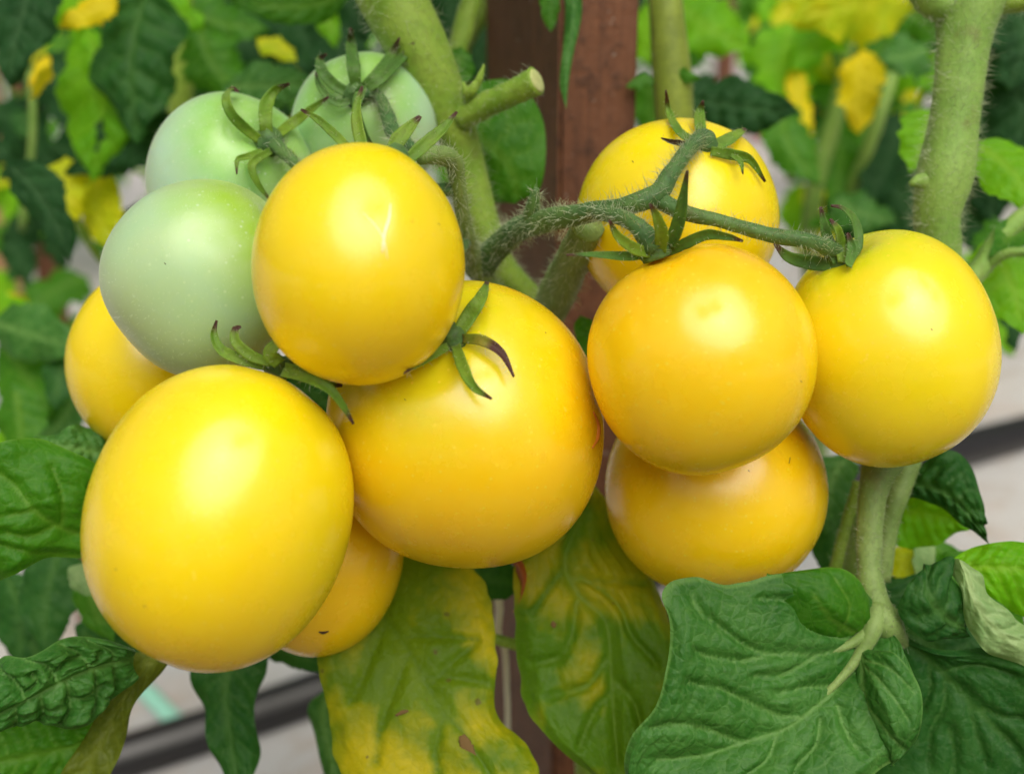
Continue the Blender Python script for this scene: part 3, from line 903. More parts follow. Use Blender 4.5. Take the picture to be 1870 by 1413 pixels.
L2 = leaf('leaf', [(1060, 930, 24.6), (985, 1000, 24.4), (938, 1030, 24.3), (938, 1110, 24.2), (945, 1200, 24.0), (960, 1290, 23.8), (1015, 1360, 23.6), (1090, 1420, 23.4), (1160, 1500, 23.2)],
     [(1080, 880, 25.0), (1052, 985, 24.6), (1088, 1080, 24.3), (1112, 1180, 24.0), (1118, 1300, 23.7), (1160, 1500, 23.2)],
     [(1105, 900, 25.2), (1150, 1000, 25.4), (1210, 1090, 24.6), (1240, 1200, 23.8), (1235, 1330, 23.4), (1200, 1430, 23.2), (1160, 1500, 23.2)],
     LM['ageing2'], A, vpx=[[(1060, 940), (1033, 1026), (1055, 1093), (1108, 1145), (1115, 1220), (1118, 1260), (1130, 1400)], [(1063, 1063), (1130, 1115), (1156, 1175), (1200, 1228)], [(1055, 1108), (1044, 1175), (1025, 1209), (973, 1220)], [(1108, 1213), (1077, 1258), (1044, 1269), (1006, 1280)], [(1115, 1277), (1085, 1314), (1063, 1367)], [(1036, 1040), (1010, 1075), (970, 1130)], [(1118, 1250), (1160, 1300), (1180, 1380)], [(1050, 1070), (1110, 1075), (1180, 1080)]], seed=9, quilt=0.0022, ruffle=0.0018, veins=6, nu=90, nv=60, teeth=0.03, vq=18, label='half yellow leaf with a dry brown edge below the middle fruit')
leaf('dry_edge', [(934, 1022, 24.25), (944, 1050, 24.3), (945, 1085, 24.3), (934, 1118, 24.2)],
     [(942, 1022, 24.1), (953, 1048, 23.9), (954, 1080, 23.9), (940, 1116, 24.05)],
     [(952, 1020, 24.2), (966, 1050, 24.1), (962, 1085, 24.1), (946, 1112, 24.1)], LM['dry'], L2, nu=20, nv=10, quilt=0.0004, ruffle=0.0006, seed=3)
leafspot(5, 0, front(L2, 1011, 1140), [(1009, 1134), (1011, 1140), (1013, 1146)], 10, L2)
leaf('leaf', [(842, 190, 26.6), (875, 150, 26.5), (935, 148, 26.4), (982, 195, 26.3), (997, 262, 26.3), (985, 345, 26.4), (940, 372, 26.5)],
     [(845, 240, 26.4), (885, 262, 26.2), (920, 290, 26.2), (940, 330, 26.3), (940, 372, 26.5)],
     [(850, 270, 26.6), (868, 315, 26.6), (890, 350, 26.6), (905, 370, 26.6), (940, 372, 26.5)], LM['mid'], A, nu=40, nv=24, quilt=0.0006, ruffle=0.0008, seed=2, veins=4, label='round green leaf behind the cut side shoot')
leaf('leaf', [(1030, -40, 27), (1032, 30, 26.8), (1028, 90, 26.6), (1022, 150, 26.5), (1034, 202, 26.4)],
     [(1045, -40, 26.9), (1046, 30, 26.6), (1040, 95, 26.5), (1034, 155, 26.4), (1034, 202, 26.4)],
     [(1062, -40, 27), (1062, 30, 26.8), (1048, 95, 26.6), (1038, 155, 26.5), (1034, 202, 26.4)], LM['blue'], A, nu=36, nv=12, quilt=0.0003, ruffle=0.0004, seed=5, label='narrow drooping leaf tip in front of the brown post')
auto_leaf('leaf', 1008, 15, 27.2, 85, 36, 92, LM['mid'], A, seed=3)
auto_leaf('leaf', 835, 130, 27.5, 90, 60, 100, LM['mid'], A, seed=4)
stem('leaf_stalk', [(870, -30, 29, 40), (850, 40, 29, 42), (832, 110, 29, 36), (825, 170, 29, 30)], SM['stem'], A, n=20, hair=120)
stem('leaf_stalk', [(895, 1162, 25.5, 20), (925, 1172, 25.5, 22), (1000, 1185, 25.5, 24), (1085, 1150, 27, 30)], SM['stem'], A, n=20, hair=40)
auto_leaf('leaf', 590, 730, 25.2, 170, 100, 30, LM['dark'], A, seed=16)
auto_leaf('leaf', 905, 1050, 25.6, 130, 90, 10, LM['dark'], A, seed=6)
auto_leaf('leaf', 1068, 620, 25.4, 90, 44, 80, LM['mid'], A, seed=6)

# ------------------------------------------------------------------ plant at the right: thick stem, petiole and the big green leaf
g1 = P(1560, 1700, 30)
B = empty('tomato_plant', (g1.x, g1.y, gh(g1.x, g1.y)), 'tomato plant at the right with a thick pale hairy stem and broad dark leaves', 'plant')
stem('main_stem', [(1800, -80, 24.6, 150), (1775, -10, 24.4, 138), (1762, 70, 24.3, 104), (1752, 160, 24.2, 92), (1742, 240, 24.2, 94), (1728, 320, 24.2, 108), (1712, 390, 24.3, 90), (1715, 460, 24.5, 86), (1700, 600, 25.0, 80), (1640, 860, 25.4, 74), (1575, 1000, 26, 70), (1550, 1300, 28, 70), (1560, 1800, 31, 70)], SM['stem2'], B, n=90, sides=20, hair=2400, L=0.0024, rough=0.10, seed=5, upto=0.36)
stem('side_branch', [(1780, 10, 24.4, 60), (1830, 6, 24.2, 46), (1900, -4, 24, 44)], SM['stem'], B, n=16, hair=160, L=0.002)
stem('side_branch', [(1735, 15, 24.4, 70), (1700, 0, 24.1, 62), (1670, -40, 24, 60)], SM['stem2'], B, n=16, hair=200, L=0.0022)
stem('leaf_scar', [(1722, 352, 24.2, 92), (1698, 336, 24.1, 52), (1680, 331, 24.05, 30), (1662, 336, 24.0, 10)], SM['stem2'], B, n=12, hair=50, L=0.0012)
stem('petiole', [(1612, 838, 23.2, 84), (1603, 868, 23.0, 66), (1592, 910, 22.8, 54), (1588, 980, 22.6, 50), (1588, 1050, 22.4, 48), (1600, 1105, 22.2, 60), (1618, 1140, 22.1, 66), (1646, 1170, 22.35, 30), (1672, 1190, 22.9, 12)], SM['petiole'], B, n=44, sides=18, hair=500, L=0.0010, seed=12)
stem('petiole', [(1660, 845, 24.2, 46), (1640, 900, 24.0, 44), (1622, 960, 24.0, 40), (1610, 1060, 24, 36)], SM['petiole'], B, n=24, hair=160, L=0.001)
stem('petiole', [(1570, 880, 25, 26), (1545, 960, 25, 24), (1525, 1040, 25, 24)], SM['stem'], B, n=20, hair=120, L=0.0014)

L3 = leaf('leaf', [(1592, 1112, 22.5), (1584, 1090, 22.2), (1545, 1048, 22.0), (1480, 1044, 21.8), (1400, 1052, 21.5), (1330, 1066, 21.3), (1255, 1054, 21.1), (1212, 1084, 20.9), (1226, 1150, 20.8), (1200, 1280, 20.8), (1154, 1340, 21.0), (1142, 1400, 21.1), (1175, 1490, 21.2)],
     [(1606, 1130, 22.2), (1560, 1205, 21.8), (1480, 1278, 21.4), (1380, 1338, 21.2), (1270, 1380, 21.1), (1205, 1425, 21.1), (1175, 1490, 21.2)],
     [(1616, 1150, 22.2), (1650, 1200, 21.7), (1676, 1270, 21.3), (1665, 1360, 21.0), (1600, 1415, 20.8), (1480, 1490, 20.6), (1330, 1540, 20.6), (1230, 1535, 20.9), (1175, 1490, 21.2)],
     LM['blue'], B, nu=130, nv=90, vpx=[[(1600, 1150), (1575, 1191), (1523, 1259), (1455, 1315), (1412, 1341), (1344, 1358), (1284, 1379), (1198, 1388)], [(1562, 1178), (1476, 1202), (1378, 1193), (1310, 1165), (1254, 1131), (1237, 1097)], [(1562, 1174), (1498, 1165), (1446, 1148), (1421, 1110), (1357, 1099)], [(1549, 1165), (1515, 1127), (1472, 1076)], [(1523, 1148), (1541, 1097), (1515, 1050)], [(1455, 1315), (1412, 1311), (1369, 1294), (1310, 1268), (1250, 1259)], [(1344, 1358), (1301, 1341), (1241, 1326), (1177, 1332)], [(1489, 1319), (1481, 1366), (1446, 1405), (1430, 1450)], [(1519, 1294), (1541, 1349), (1566, 1383)], [(1476, 1202), (1430, 1230), (1360, 1240)], [(1523, 1259), (1450, 1262), (1400, 1270)], [(1412, 1341), (1390, 1390), (1350, 1420)], [(1378, 1193), (1330, 1215), (1270, 1210)]], vw=3.4, vq=24, seed=6, quilt=0.0018, teeth=0.02, ruffle=0.0012, veins=7, wave=1.5, slope=0.12, label='broad dark green quilted leaf under the right-hand fruit')
leaf('lobe', [(1568, 1196, 21.75), (1560, 1250, 21.6), (1580, 1330, 21.3), (1630, 1398, 21.1)],
     [(1574, 1192, 21.6), (1606, 1250, 21.0), (1630, 1320, 20.8), (1630, 1398, 21.0)],
     [(1582, 1184, 21.6), (1640, 1196, 21.1), (1683, 1270, 20.9), (1674, 1350, 20.9), (1630, 1398, 21.0)], LM['blue'], L3, nu=50, nv=34, quilt=0.0010, ruffle=0.0006, vpx=[[(1574, 1192), (1583, 1277), (1596, 1345), (1620, 1390)], [(1579, 1215), (1622, 1259), (1660, 1311)], [(1576, 1205), (1630, 1225), (1670, 1265)], [(1585, 1290), (1620, 1330), (1650, 1365)]], seed=21, dome=0.0006)
leaf('lobe', [(1578, 1168, 22.1), (1480, 1190, 21.9), (1390, 1165, 21.85), (1350, 1105, 21.75), (1400, 1050, 21.65)],
     [(1578, 1158, 21.9), (1530, 1120, 21.4), (1480, 1080, 21.35), (1400, 1050, 21.6)],
     [(1582, 1140, 22.0), (1588, 1095, 21.8), (1560, 1050, 21.7), (1515, 1036, 21.6), (1400, 1050, 21.6)], LM['mid'], L3, nu=50, nv=34, quilt=0.0008, ruffle=0.0004, vpx=[[(1575, 1160), (1515, 1127), (1472, 1076)], [(1523, 1148), (1541, 1097), (1515, 1050)], [(1562, 1168), (1498, 1162), (1446, 1140), (1421, 1105)]], seed=31)  # same blade, lighter green in place of light from behind
stem('midrib', [(1603, 1108, 22.1, 46), (1592, 1150, 21.85, 40), (1566, 1200, 21.7, 24), (1520, 1254, 21.5, 15), (1462, 1306, 21.5, 10), (1400, 1342, 21.7, 6)], SM['petiole'], L3, n=30, sides=12, rough=0.06, seed=2)
stem('midrib', [(1596, 1140, 21.95, 34), (1560, 1172, 21.75, 20), (1490, 1196, 21.75, 11), (1400, 1196, 21.9, 6)], SM['petiole'], L3, n=24, sides=12, rough=0.06, seed=4)
L4 = leaf('leaf', [(1640, 1160, 22.4), (1760, 1185, 22.0), (1850, 1190, 21.8), (1960, 1240, 21.6), (2000, 1420, 21.4)],
     [(1625, 1165, 22.4), (1720, 1210, 22.2), (1790, 1280, 22), (1880, 1370, 21.8), (2000, 1420, 21.4)],
     [(1620, 1190, 22.8), (1590, 1260, 23.0), (1580, 1350, 23.0), (1560, 1430, 22.9), (1800, 1560, 22), (2000, 1420, 21.4)],
     LM['dark'], B, nu=90, nv=60, vpx=[[(1625, 1165), (1660, 1174), (1720, 1225), (1772, 1277), (1823, 1332), (1866, 1379)], [(1729, 1242), (1729, 1289), (1707, 1336), (1703, 1396)], [(1772, 1281), (1789, 1345), (1806, 1396)], [(1797, 1294), (1836, 1311), (1870, 1311)], [(1700, 1215), (1700, 1260), (1690, 1300)], [(1730, 1225), (1790, 1215), (1850, 1230)], [(1740, 1330), (1750, 1380), (1745, 1413)]], vw=3.2, seed=12, quilt=0.0018, ruffle=0.002, veins=6, label='dark green leaf in the lower right corner')
leaf('lobe', [(1765, 1160, 22.0), (1700, 1172, 21.8), (1655, 1140, 21.6), (1646, 1090, 21.6), (1690, 1030, 21.7)],
     [(1765, 1150, 21.8), (1720, 1120, 21.5), (1695, 1080, 21.4), (1690, 1030, 21.7)],
     [(1765, 1130, 22.0), (1758, 1090, 21.9), (1742, 1050, 21.8), (1735, 1018, 21.9), (1690, 1030, 21.7)], LM['dark'], L4, nu=40, nv=26, quilt=0.0014, ruffle=0.001, veins=3, seed=33)
leaf('folded_underside', [(1738, 1018, 21.9), (1752, 1085, 21.7), (1772, 1150, 21.6), (1800, 1190, 21.6), (1870, 1215, 21.5)],
     [(1752, 1020, 21.7), (1775, 1085, 21.4), (1805, 1135, 21.3), (1840, 1165, 21.3), (1890, 1185, 21.3)],
     [(1775, 1030, 21.9), (1805, 1080, 21.7), (1840, 1115, 21.6), (1870, 1140, 21.6), (1900, 1160, 21.5)], LM['pale'], L4, nu=40, nv=26, quilt=0.001, ruffle=0.0014, veins=4, seed=35)
leaf('leaf', [(1740, 1020, 22.4), (1780, 998, 22.3), (1860, 988, 22.2), (1950, 1010, 22.2)],
     [(1740, 1040, 22.3), (1800, 1035, 22.0), (1870, 1040, 21.9), (1950, 1050, 22)],
     [(1760, 1060, 22.3), (1810, 1090, 22.1), (1880, 1130, 22), (1950, 1140, 22)], LM['bright'], B, nu=44, nv=26, seed=14, quilt=0.0012, label='bright green leaf blade at the right edge below the pipe')
leaf('leaf', [(1650, 880, 24.6), (1690, 840, 24.2), (1745, 824, 23.8), (1780, 870, 23.6), (1795, 930, 23.5), (1806, 992, 23.5)],
     [(1645, 892, 24.2), (1690, 885, 23.8), (1735, 905, 23.5), (1775, 945, 23.3), (1806, 992, 23.5)],
     [(1640, 905, 24.3), (1690, 915, 24.0), (1730, 935, 23.8), (1760, 960, 23.7), (1806, 992, 23.5)], LM['dark'], B, nu=44, nv=24, seed=15, quilt=0.002, label='dark folded leaf under the lemon yellow fruit')
leaf('leaf', [(1640, 885, 25.0), (1700, 890, 24.6), (1750, 920, 24.4), (1775, 960, 24.4)],
     [(1632, 930, 25.0), (1680, 935, 24.7), (1730, 945, 24.5), (1775, 960, 24.4)],
     [(1618, 985, 25.0), (1670, 1002, 24.8), (1730, 985, 24.6), (1775, 960, 24.4)], LM['bright'], B, nu=36, nv=22, seed=16, label='bright green leaf below the lemon yellow fruit')
for (x, y, d, l, wd, an, m, tl) in ((1530, 900, 27, 160, 90, 110, 'blue', .3), (1520, 985, 27.5, 170, 90, 95, 'dark', .2), (1655, 1040, 26, 110, 60, 60, 'lime', .6), (1690, 1020, 26, 90, 50, 140, 'pale', .7), (1650, 1100, 26.5, 120, 80, 80, 'dark', .3), (1590, 1060, 27.5, 150, 80, 70, 'dark', 0),
        (1680, 255, 29, 130, 100, 110, 'bright', .2), (1832, 320, 27, 190, 110, 60, 'bright', .5), (1838, 520, 27, 190, 130, 75, 'bright', .3), (1850, 440, 26, 130, 60, 150, 'mid', .5), (1700, 990, 27, 120, 60, 20, 'mid', .3)):
    auto_leaf('leaf', x, y, d, l, wd, an, LM[m], B, seed=int(x), tilt=tl, nu=40, nv=24)
for (x, y, d, l, wd, an, m, tl) in ((1720, 1180, 24.5, 320, 220, 40, 'dark', .2), (1640, 1250, 25, 300, 200, 90, 'dark', .1), (1800, 1120, 25, 260, 180, 60, 'mid', .1)):
    auto_leaf('leaf', x, y, d, l, wd, an, LM[m], B, seed=int(x), tilt=tl, nu=40, nv=24)
stem('leaf_stalk', [(1725, 560, 25.5, 36), (1790, 490, 26, 40), (1830, 430, 26.2, 38), (1890, 380, 26.4, 34)], SM['stem2'], B, n=24, hair=120, L=0.0016)
stem('leaf_stalk', [(1800, 490, 26, 20), (1840, 462, 25.6, 18), (1900, 462, 25.4, 18)], SM['stem2'], B, n=20, hair=60, L=0.0014)

# ------------------------------------------------------------------ low plant at the left edge
g2 = P(-60, 1600, 30)
Cp = empty('tomato_plant', (g2.x, g2.y, gh(g2.x, g2.y)), 'leafy tomato plant reaching in from the lower left edge', 'plant')
stem('main_stem', [(-100, 700, 30, 60), (-70, 1000, 30, 60), (-60, 1300, 30, 60), (-60, 1800, 33, 60)], SM['stem'], Cp, n=30, hair=200)
leaf('leaf', [(192, 890, 22.4), (176, 852, 22.0), (110, 815, 21.6), (50, 800, 21.4), (-10, 815, 21.3), (-110, 900, 21.6)],
     [(192, 925, 22.2), (110, 915, 21.4), (40, 930, 21.1), (-30, 960, 21.1), (-110, 990, 21.5)],
     [(192, 985, 22.4), (150, 1016, 22.0), (80, 1022, 21.6), (20, 1050, 21.5), (-40, 1075, 21.5), (-110, 1060, 21.7)], LM['mid'], Cp, nu=70, nv=50, vpx=[[(192, 980), (142, 973), (101, 958), (67, 932), (37, 890), (10, 860)], [(101, 958), (60, 975), (20, 965)], [(140, 1015), (75, 1010), (49, 1000), (0, 984)], [(110, 955), (105, 900), (90, 850)], [(67, 932), (30, 935), (-10, 945)], [(150, 970), (160, 920), (150, 880)]], seed=17, quilt=0.0018, ruffle=0.0018, veins=4, label='green quilted leaf at the left edge beside the lowest fruit')
leaf('leaf', [(200, 800, 24.4), (150, 775, 24.0), (100, 790, 23.8), (60, 800, 23.6)],
     [(205, 830, 24.2), (150, 820, 23.8), (110, 815, 23.6), (60, 810, 23.6)],
     [(205, 890, 24.2), (160, 870, 23.9), (110, 840, 23.7), (60, 815, 23.6)], LM['blue'], Cp, nu=30, nv=20, seed=18, label='small grey green leaf behind the leaf at the left edge')
leaf('leaf', [(245, 1185, 22.6), (185, 1166, 22.0), (110, 1168, 21.6), (50, 1195, 21.4), (-10, 1215, 21.3), (-60, 1320, 21.4)],
     [(245, 1200, 22.4), (150, 1222, 21.6), (70, 1262, 21.2), (0, 1300, 21.1), (-60, 1330, 21.4)],
     [(238, 1225, 22.6), (205, 1285, 22.2), (130, 1328, 21.8), (60, 1322, 21.6), (0, 1325, 21.5), (-60, 1345, 21.4)], LM['blue'], Cp, nu=90, nv=60, vpx=[[(245, 1198), (150, 1225), (70, 1265), (0, 1300)], [(200, 1208), (190, 1185), (150, 1170)], [(160, 1222), (130, 1190), (90, 1175)], [(110, 1245), (80, 1210), (40, 1200)], [(60, 1270), (30, 1235), (0, 1220)], [(200, 1210), (205, 1250), (195, 1285)], [(165, 1220), (170, 1265), (155, 1310)], [(120, 1240), (125, 1285), (105, 1322)], [(80, 1262), (80, 1300), (60, 1320)], [(40, 1285), (35, 1310), (20, 1325)], [(180, 1250), (150, 1270), (120, 1270)], [(135, 1200), (110, 1205), (100, 1225)], [(170, 1190), (165, 1205), (150, 1215)], [(60, 1225), (70, 1240), (55, 1255)]], vw=2.4, vq=15, seed=19, quilt=0.0032, ruffle=0.002, veins=7, slope=0.3, label='strongly crinkled blue green leaf in the lower left corner')
leaf('leaf', [(250, 1190, 23.0), (205, 1270, 22.8), (150, 1350, 22.6), (90, 1450, 22.4)],
     [(285, 1190, 22.9), (230, 1275, 22.7), (180, 1360, 22.5), (120, 1470, 22.3)],
     [(312, 1205, 23.0), (245, 1290, 22.8), (215, 1390, 22.6), (160, 1480, 22.4)], LM['olive'], Cp, nu=50, nv=20, seed=20, quilt=0.0006, ruffle=0.0012, label='olive leaf underside slanting below the lowest fruit')
leaf('leaf', [(215, 1300, 23.2), (120, 1310, 22.8), (0, 1300, 22.6), (-80, 1320, 22.6)],
     [(190, 1350, 23.1), (100, 1370, 22.6), (0, 1390, 22.3), (-80, 1400, 22.4)],
     [(160, 1420, 23.2), (90, 1470, 22.8), (0, 1480, 22.6), (-80, 1480, 22.6)], LM['mid'], Cp, nu=50, nv=34, seed=22, quilt=0.0016, veins=5, label='bright leaf blade filling the bottom left corner')
leaf('leaf', [(390, 1150, 26.4), (350, 1235, 26.0), (372, 1300, 25.7), (385, 1360, 25.5), (420, 1470, 25.2)],
     [(435, 1150, 26.3), (412, 1250, 25.8), (420, 1340, 25.5), (440, 1470, 25.2)],
     [(500, 1160, 26.4), (488, 1225, 26.0), (465, 1270, 25.8), (472, 1340, 25.5), (466, 1400, 25.3), (450, 1470, 25.2)], LM['dark'], Cp, nu=50, nv=28, seed=23, quilt=0.0008, ruffle=0.002, label='narrow dark green leaf hanging below the lowest fruit')
leaf('leaf', [(585, 1260, 27.4), (563, 1300, 27.2), (582, 1370, 27.0), (600, 1470, 26.8)],
     [(602, 1255, 27.3), (590, 1310, 27.0), (605, 1390, 26.8), (620, 1480, 26.6)],
     [(640, 1250, 27.4), (630, 1310, 27.2), (640, 1390, 27.0), (650, 1480, 26.8)], LM['blue'], Cp, nu=34, nv=18, seed=24, label='thin blue green leaf left of the yellowing leaf')
auto_leaf('leaf', 540, 1200, 27, 150, 60, 20, LM['dark'], Cp, seed=9)
for (x, y, d, l, wd, an, m, tl) in ((60, 610, 33, 230, 110, 15, 'blue', .4), (40, 690, 34, 190, 120, 50, 'mid', .4), (115, 690, 33, 120, 70, 100, 'dark', .3), (30, 770, 32, 150, 90, 80, 'mid', .2), (100, 760, 34, 140, 70, 120, 'blue', .4),
        (95, 1095, 28, 210, 110, 95, 'dark', .2), (20, 1130, 29, 180, 110, 80, 'dark', .1), (185, 1100, 27, 150, 80, 70, 'mid', .2), (145, 1060, 26, 80, 46, 40, 'pale', .5), (200, 1170, 28, 150, 90, 20, 'dark', .2), (70, 1190, 29, 140, 90, 60, 'dark', 0), (25, 560, 35, 140, 60, 10, 'bright', .3), (90, 650, 36, 160, 90, 40, 'mid', .2)):
    auto_leaf('leaf', x, y, d, l, wd, an, LM[m], Cp, seed=int(x), tilt=tl)

# ------------------------------------------------------------------ posts
def wood(name, c1, c2, c3):
    m, nt = new_mat(name)
    tc = N(nt, "ShaderNodeTexCoord").outputs['Object']
    mp = N(nt, "ShaderNodeMapping")
    mp.inputs['Scale'].default_value = (16, 16, 1)
    nt.links.new(tc, mp.inputs[0])
    n1 = tex_noise(nt, mp.outputs[0], 30, 5, 0.65)
    n2 = tex_noise(nt, tc, 220, 4, 0.7)
    col = mix(nt, ramp(nt, n1, [(0.3, (0, 0, 0)), (0.7, (1, 1, 1))]), c1, c2)
    col = mix(nt, ramp(nt, n2, [(0.5, (0, 0, 0)), (0.75, (1, 1, 1))]), col, c3)
    n4 = tex_noise(nt, tc, 500, 1)
    col = mix(nt, ramp(nt, n4, [(0.74, (0, 0, 0)), (0.78, (0.7, 0.7, 0.7))]), col, (0.45, 0.40, 0.36))
    bs = N(nt, "ShaderNodeBsdfPrincipled", Roughness=0.65)
    nt.links.new(col, bs.inputs['Base Color'])
    bp = N(nt, "ShaderNodeBump", Strength=0.7, Distance=0.0008)
    nt.links.new(mth(nt, 'ADD', n1, n2), bp.inputs['Height'])
    nt.links.new(bp.outputs[0], bs.inputs['Normal'])
    o = N(nt, "ShaderNodeOutputMaterial")
    nt.links.new(bs.outputs[0], o.inputs[0])
    return m
M_WOOD = wood('stained_wood', (0.095, 0.034, 0.015), (0.20, 0.075, 0.032), (0.045, 0.016, 0.008))
M_WOOD2 = wood('tan_wood', (0.36, 0.20, 0.09), (0.46, 0.28, 0.14), (0.26, 0.13, 0.06))

def post(x, y, w_, h, ang, mat, label, bev=0.0012, lean=0.0, name='wooden_post', w2=None):
    z0 = gh(x, y) - 0.05
    bm = bmesh.new()
    bmesh.ops.create_cube(bm, size=1)
    bmesh.ops.subdivide_edges(bm, edges=[e for e in bm.edges if abs(e.verts[0].co.z - e.verts[1].co.z) > .5], cuts=24)
    for v in bm.verts:
        t = v.co.z + .5
        v.co = Vector((v.co.x * w_, v.co.y * (w2 or w_), v.co.z * h))
        v.co.x += 0.0006 * nz(t * 9, v.co.y * 50, ang) + lean * t * h
        v.co.y += 0.0006 * nz(t * 9, v.co.x * 50, ang + 5)
    bmesh.ops.bevel(bm, geom=[e for e in bm.edges if e.calc_face_angle(0) > 0.8], offset=bev, segments=2, affect='EDGES')
    me = bpy.data.meshes.new(name)
    bm.to_mesh(me)
    bm.free()
    me.materials.append(mat)
    o = bpy.data.objects.new(name, me)
    COL.objects.link(o)
    o.location = (x, y, z0 + h / 2)
    o.rotation_euler = (0, 0, ang)
    o['label'] = label
    o['category'] = 'post'
    return o
# the corner facing the viewer shows at photo x 1020; left face dark, right face lit
pc = P(1018, 600, 31.0)
post(pc.x, pc.y + 0.040, 0.0212, 1.15, math.radians(15), M_WOOD, 'square red brown wooden post behind the fruit, two faces visible', w2=0.078)

# string tied beside the post
v, f, tip, fr = tube([(*P(905, 1060, 28), 0.0008), (*P(912, 1110, 28), 0.001), (*P(910, 1160, 28), 0.0009), (*P(925, 1230, 28.5), 0.0008), (*P(930, 1700, 29), 0.0008)], 40, 8, rough=0.2)
o = mesh_obj('string', v, f, simple_mat('white_string', (0.72, 0.68, 0.60), 0.8))
o['label'] = 'white string hanging between the two yellowing leaves'
o['category'] = 'string'

# ------------------------------------------------------------------ drip pipe on the ground
M_PIPE = simple_mat('black_pipe', (0.012, 0.011, 0.012), 0.28, 0.5)
def pipe(pxs, r, label, n=60):
    pts = []
    for x, y in pxs:
        q = ground_hit(x, y)
        pts.append((q.x, q.y, gh(q.x, q.y) + r * 0.9, r))
    a, b = np.array(pts[0]), np.array(pts[1])
    pts.insert(0, tuple(a + (a - b) * 2)); pts[0] = (pts[0][0], pts[0][1], gh(pts[0][0], pts[0][1]) + r * .9, r)
    a, b = np.array(pts[-1]), np.array(pts[-2])
    e = a + (a - b) * 3
    pts.append((e[0], e[1], gh(e[0], e[1]) + r * .9, r))
    v, f, tip, fr = tube(pts, n, 18, rough=0.01)
    o = mesh_obj('irrigation_pipe', v, f, M_PIPE)
    o['label'] = label
    o['category'] = 'pipe'
    return o
pipe([(200, 1425), (560, 1305), (1100, 1105), (1870, 815)], 0.0125, 'black irrigation pipe lying on the grey ground sheet')

# ------------------------------------------------------------------ plants behind, leaves one by one
def fill(n, x0, x1, y0, y1, d0, d1, pal, seed):
    rng = random.Random(seed)
    out = []
    for _ in range(n):
        l = rng.uniform(70, 150)
        out.append((rng.uniform(x0, x1), rng.uniform(y0, y1), rng.uniform(d0, d1), l, l * rng.uniform(.45, .7), rng.uniform(30, 150), rng.choice(pal), rng.uniform(-.2, .7)))
    return out
PAL = ['deep'] * 5 + ['mid'] * 4 + ['dark'] * 2 + ['bright'] * 5 + ['lime'] * 4 + ['yellow'] * 2  # lime and bright entries stand in for dappled light
def back_plant(label, stems, leaves, base):
    gb = P(*base)
    e = empty('tomato_plant', (gb.x, gb.y, gh(gb.x, gb.y)), label, 'plant')
    for s in stems:
        stem('main_stem' if s is stems[0] else 'side_stem', s[0], SM[s[1]], e, n=24, hair=60, L=0.0016)
    for i, (x, y, d, l, wd, an, m, tl) in enumerate(leaves):
        auto_leaf('leaf', x, y, d, l, wd, an, LM[m], e, seed=i, tilt=tl, roll=random.uniform(-.35, .35), **(dict(nu=46, nv=28, quilt=2.2, ruffle=1.9) if d < 40 and l > 150 else dict(quilt=1.4, ruffle=2.0, teeth=0.45)))
    return e
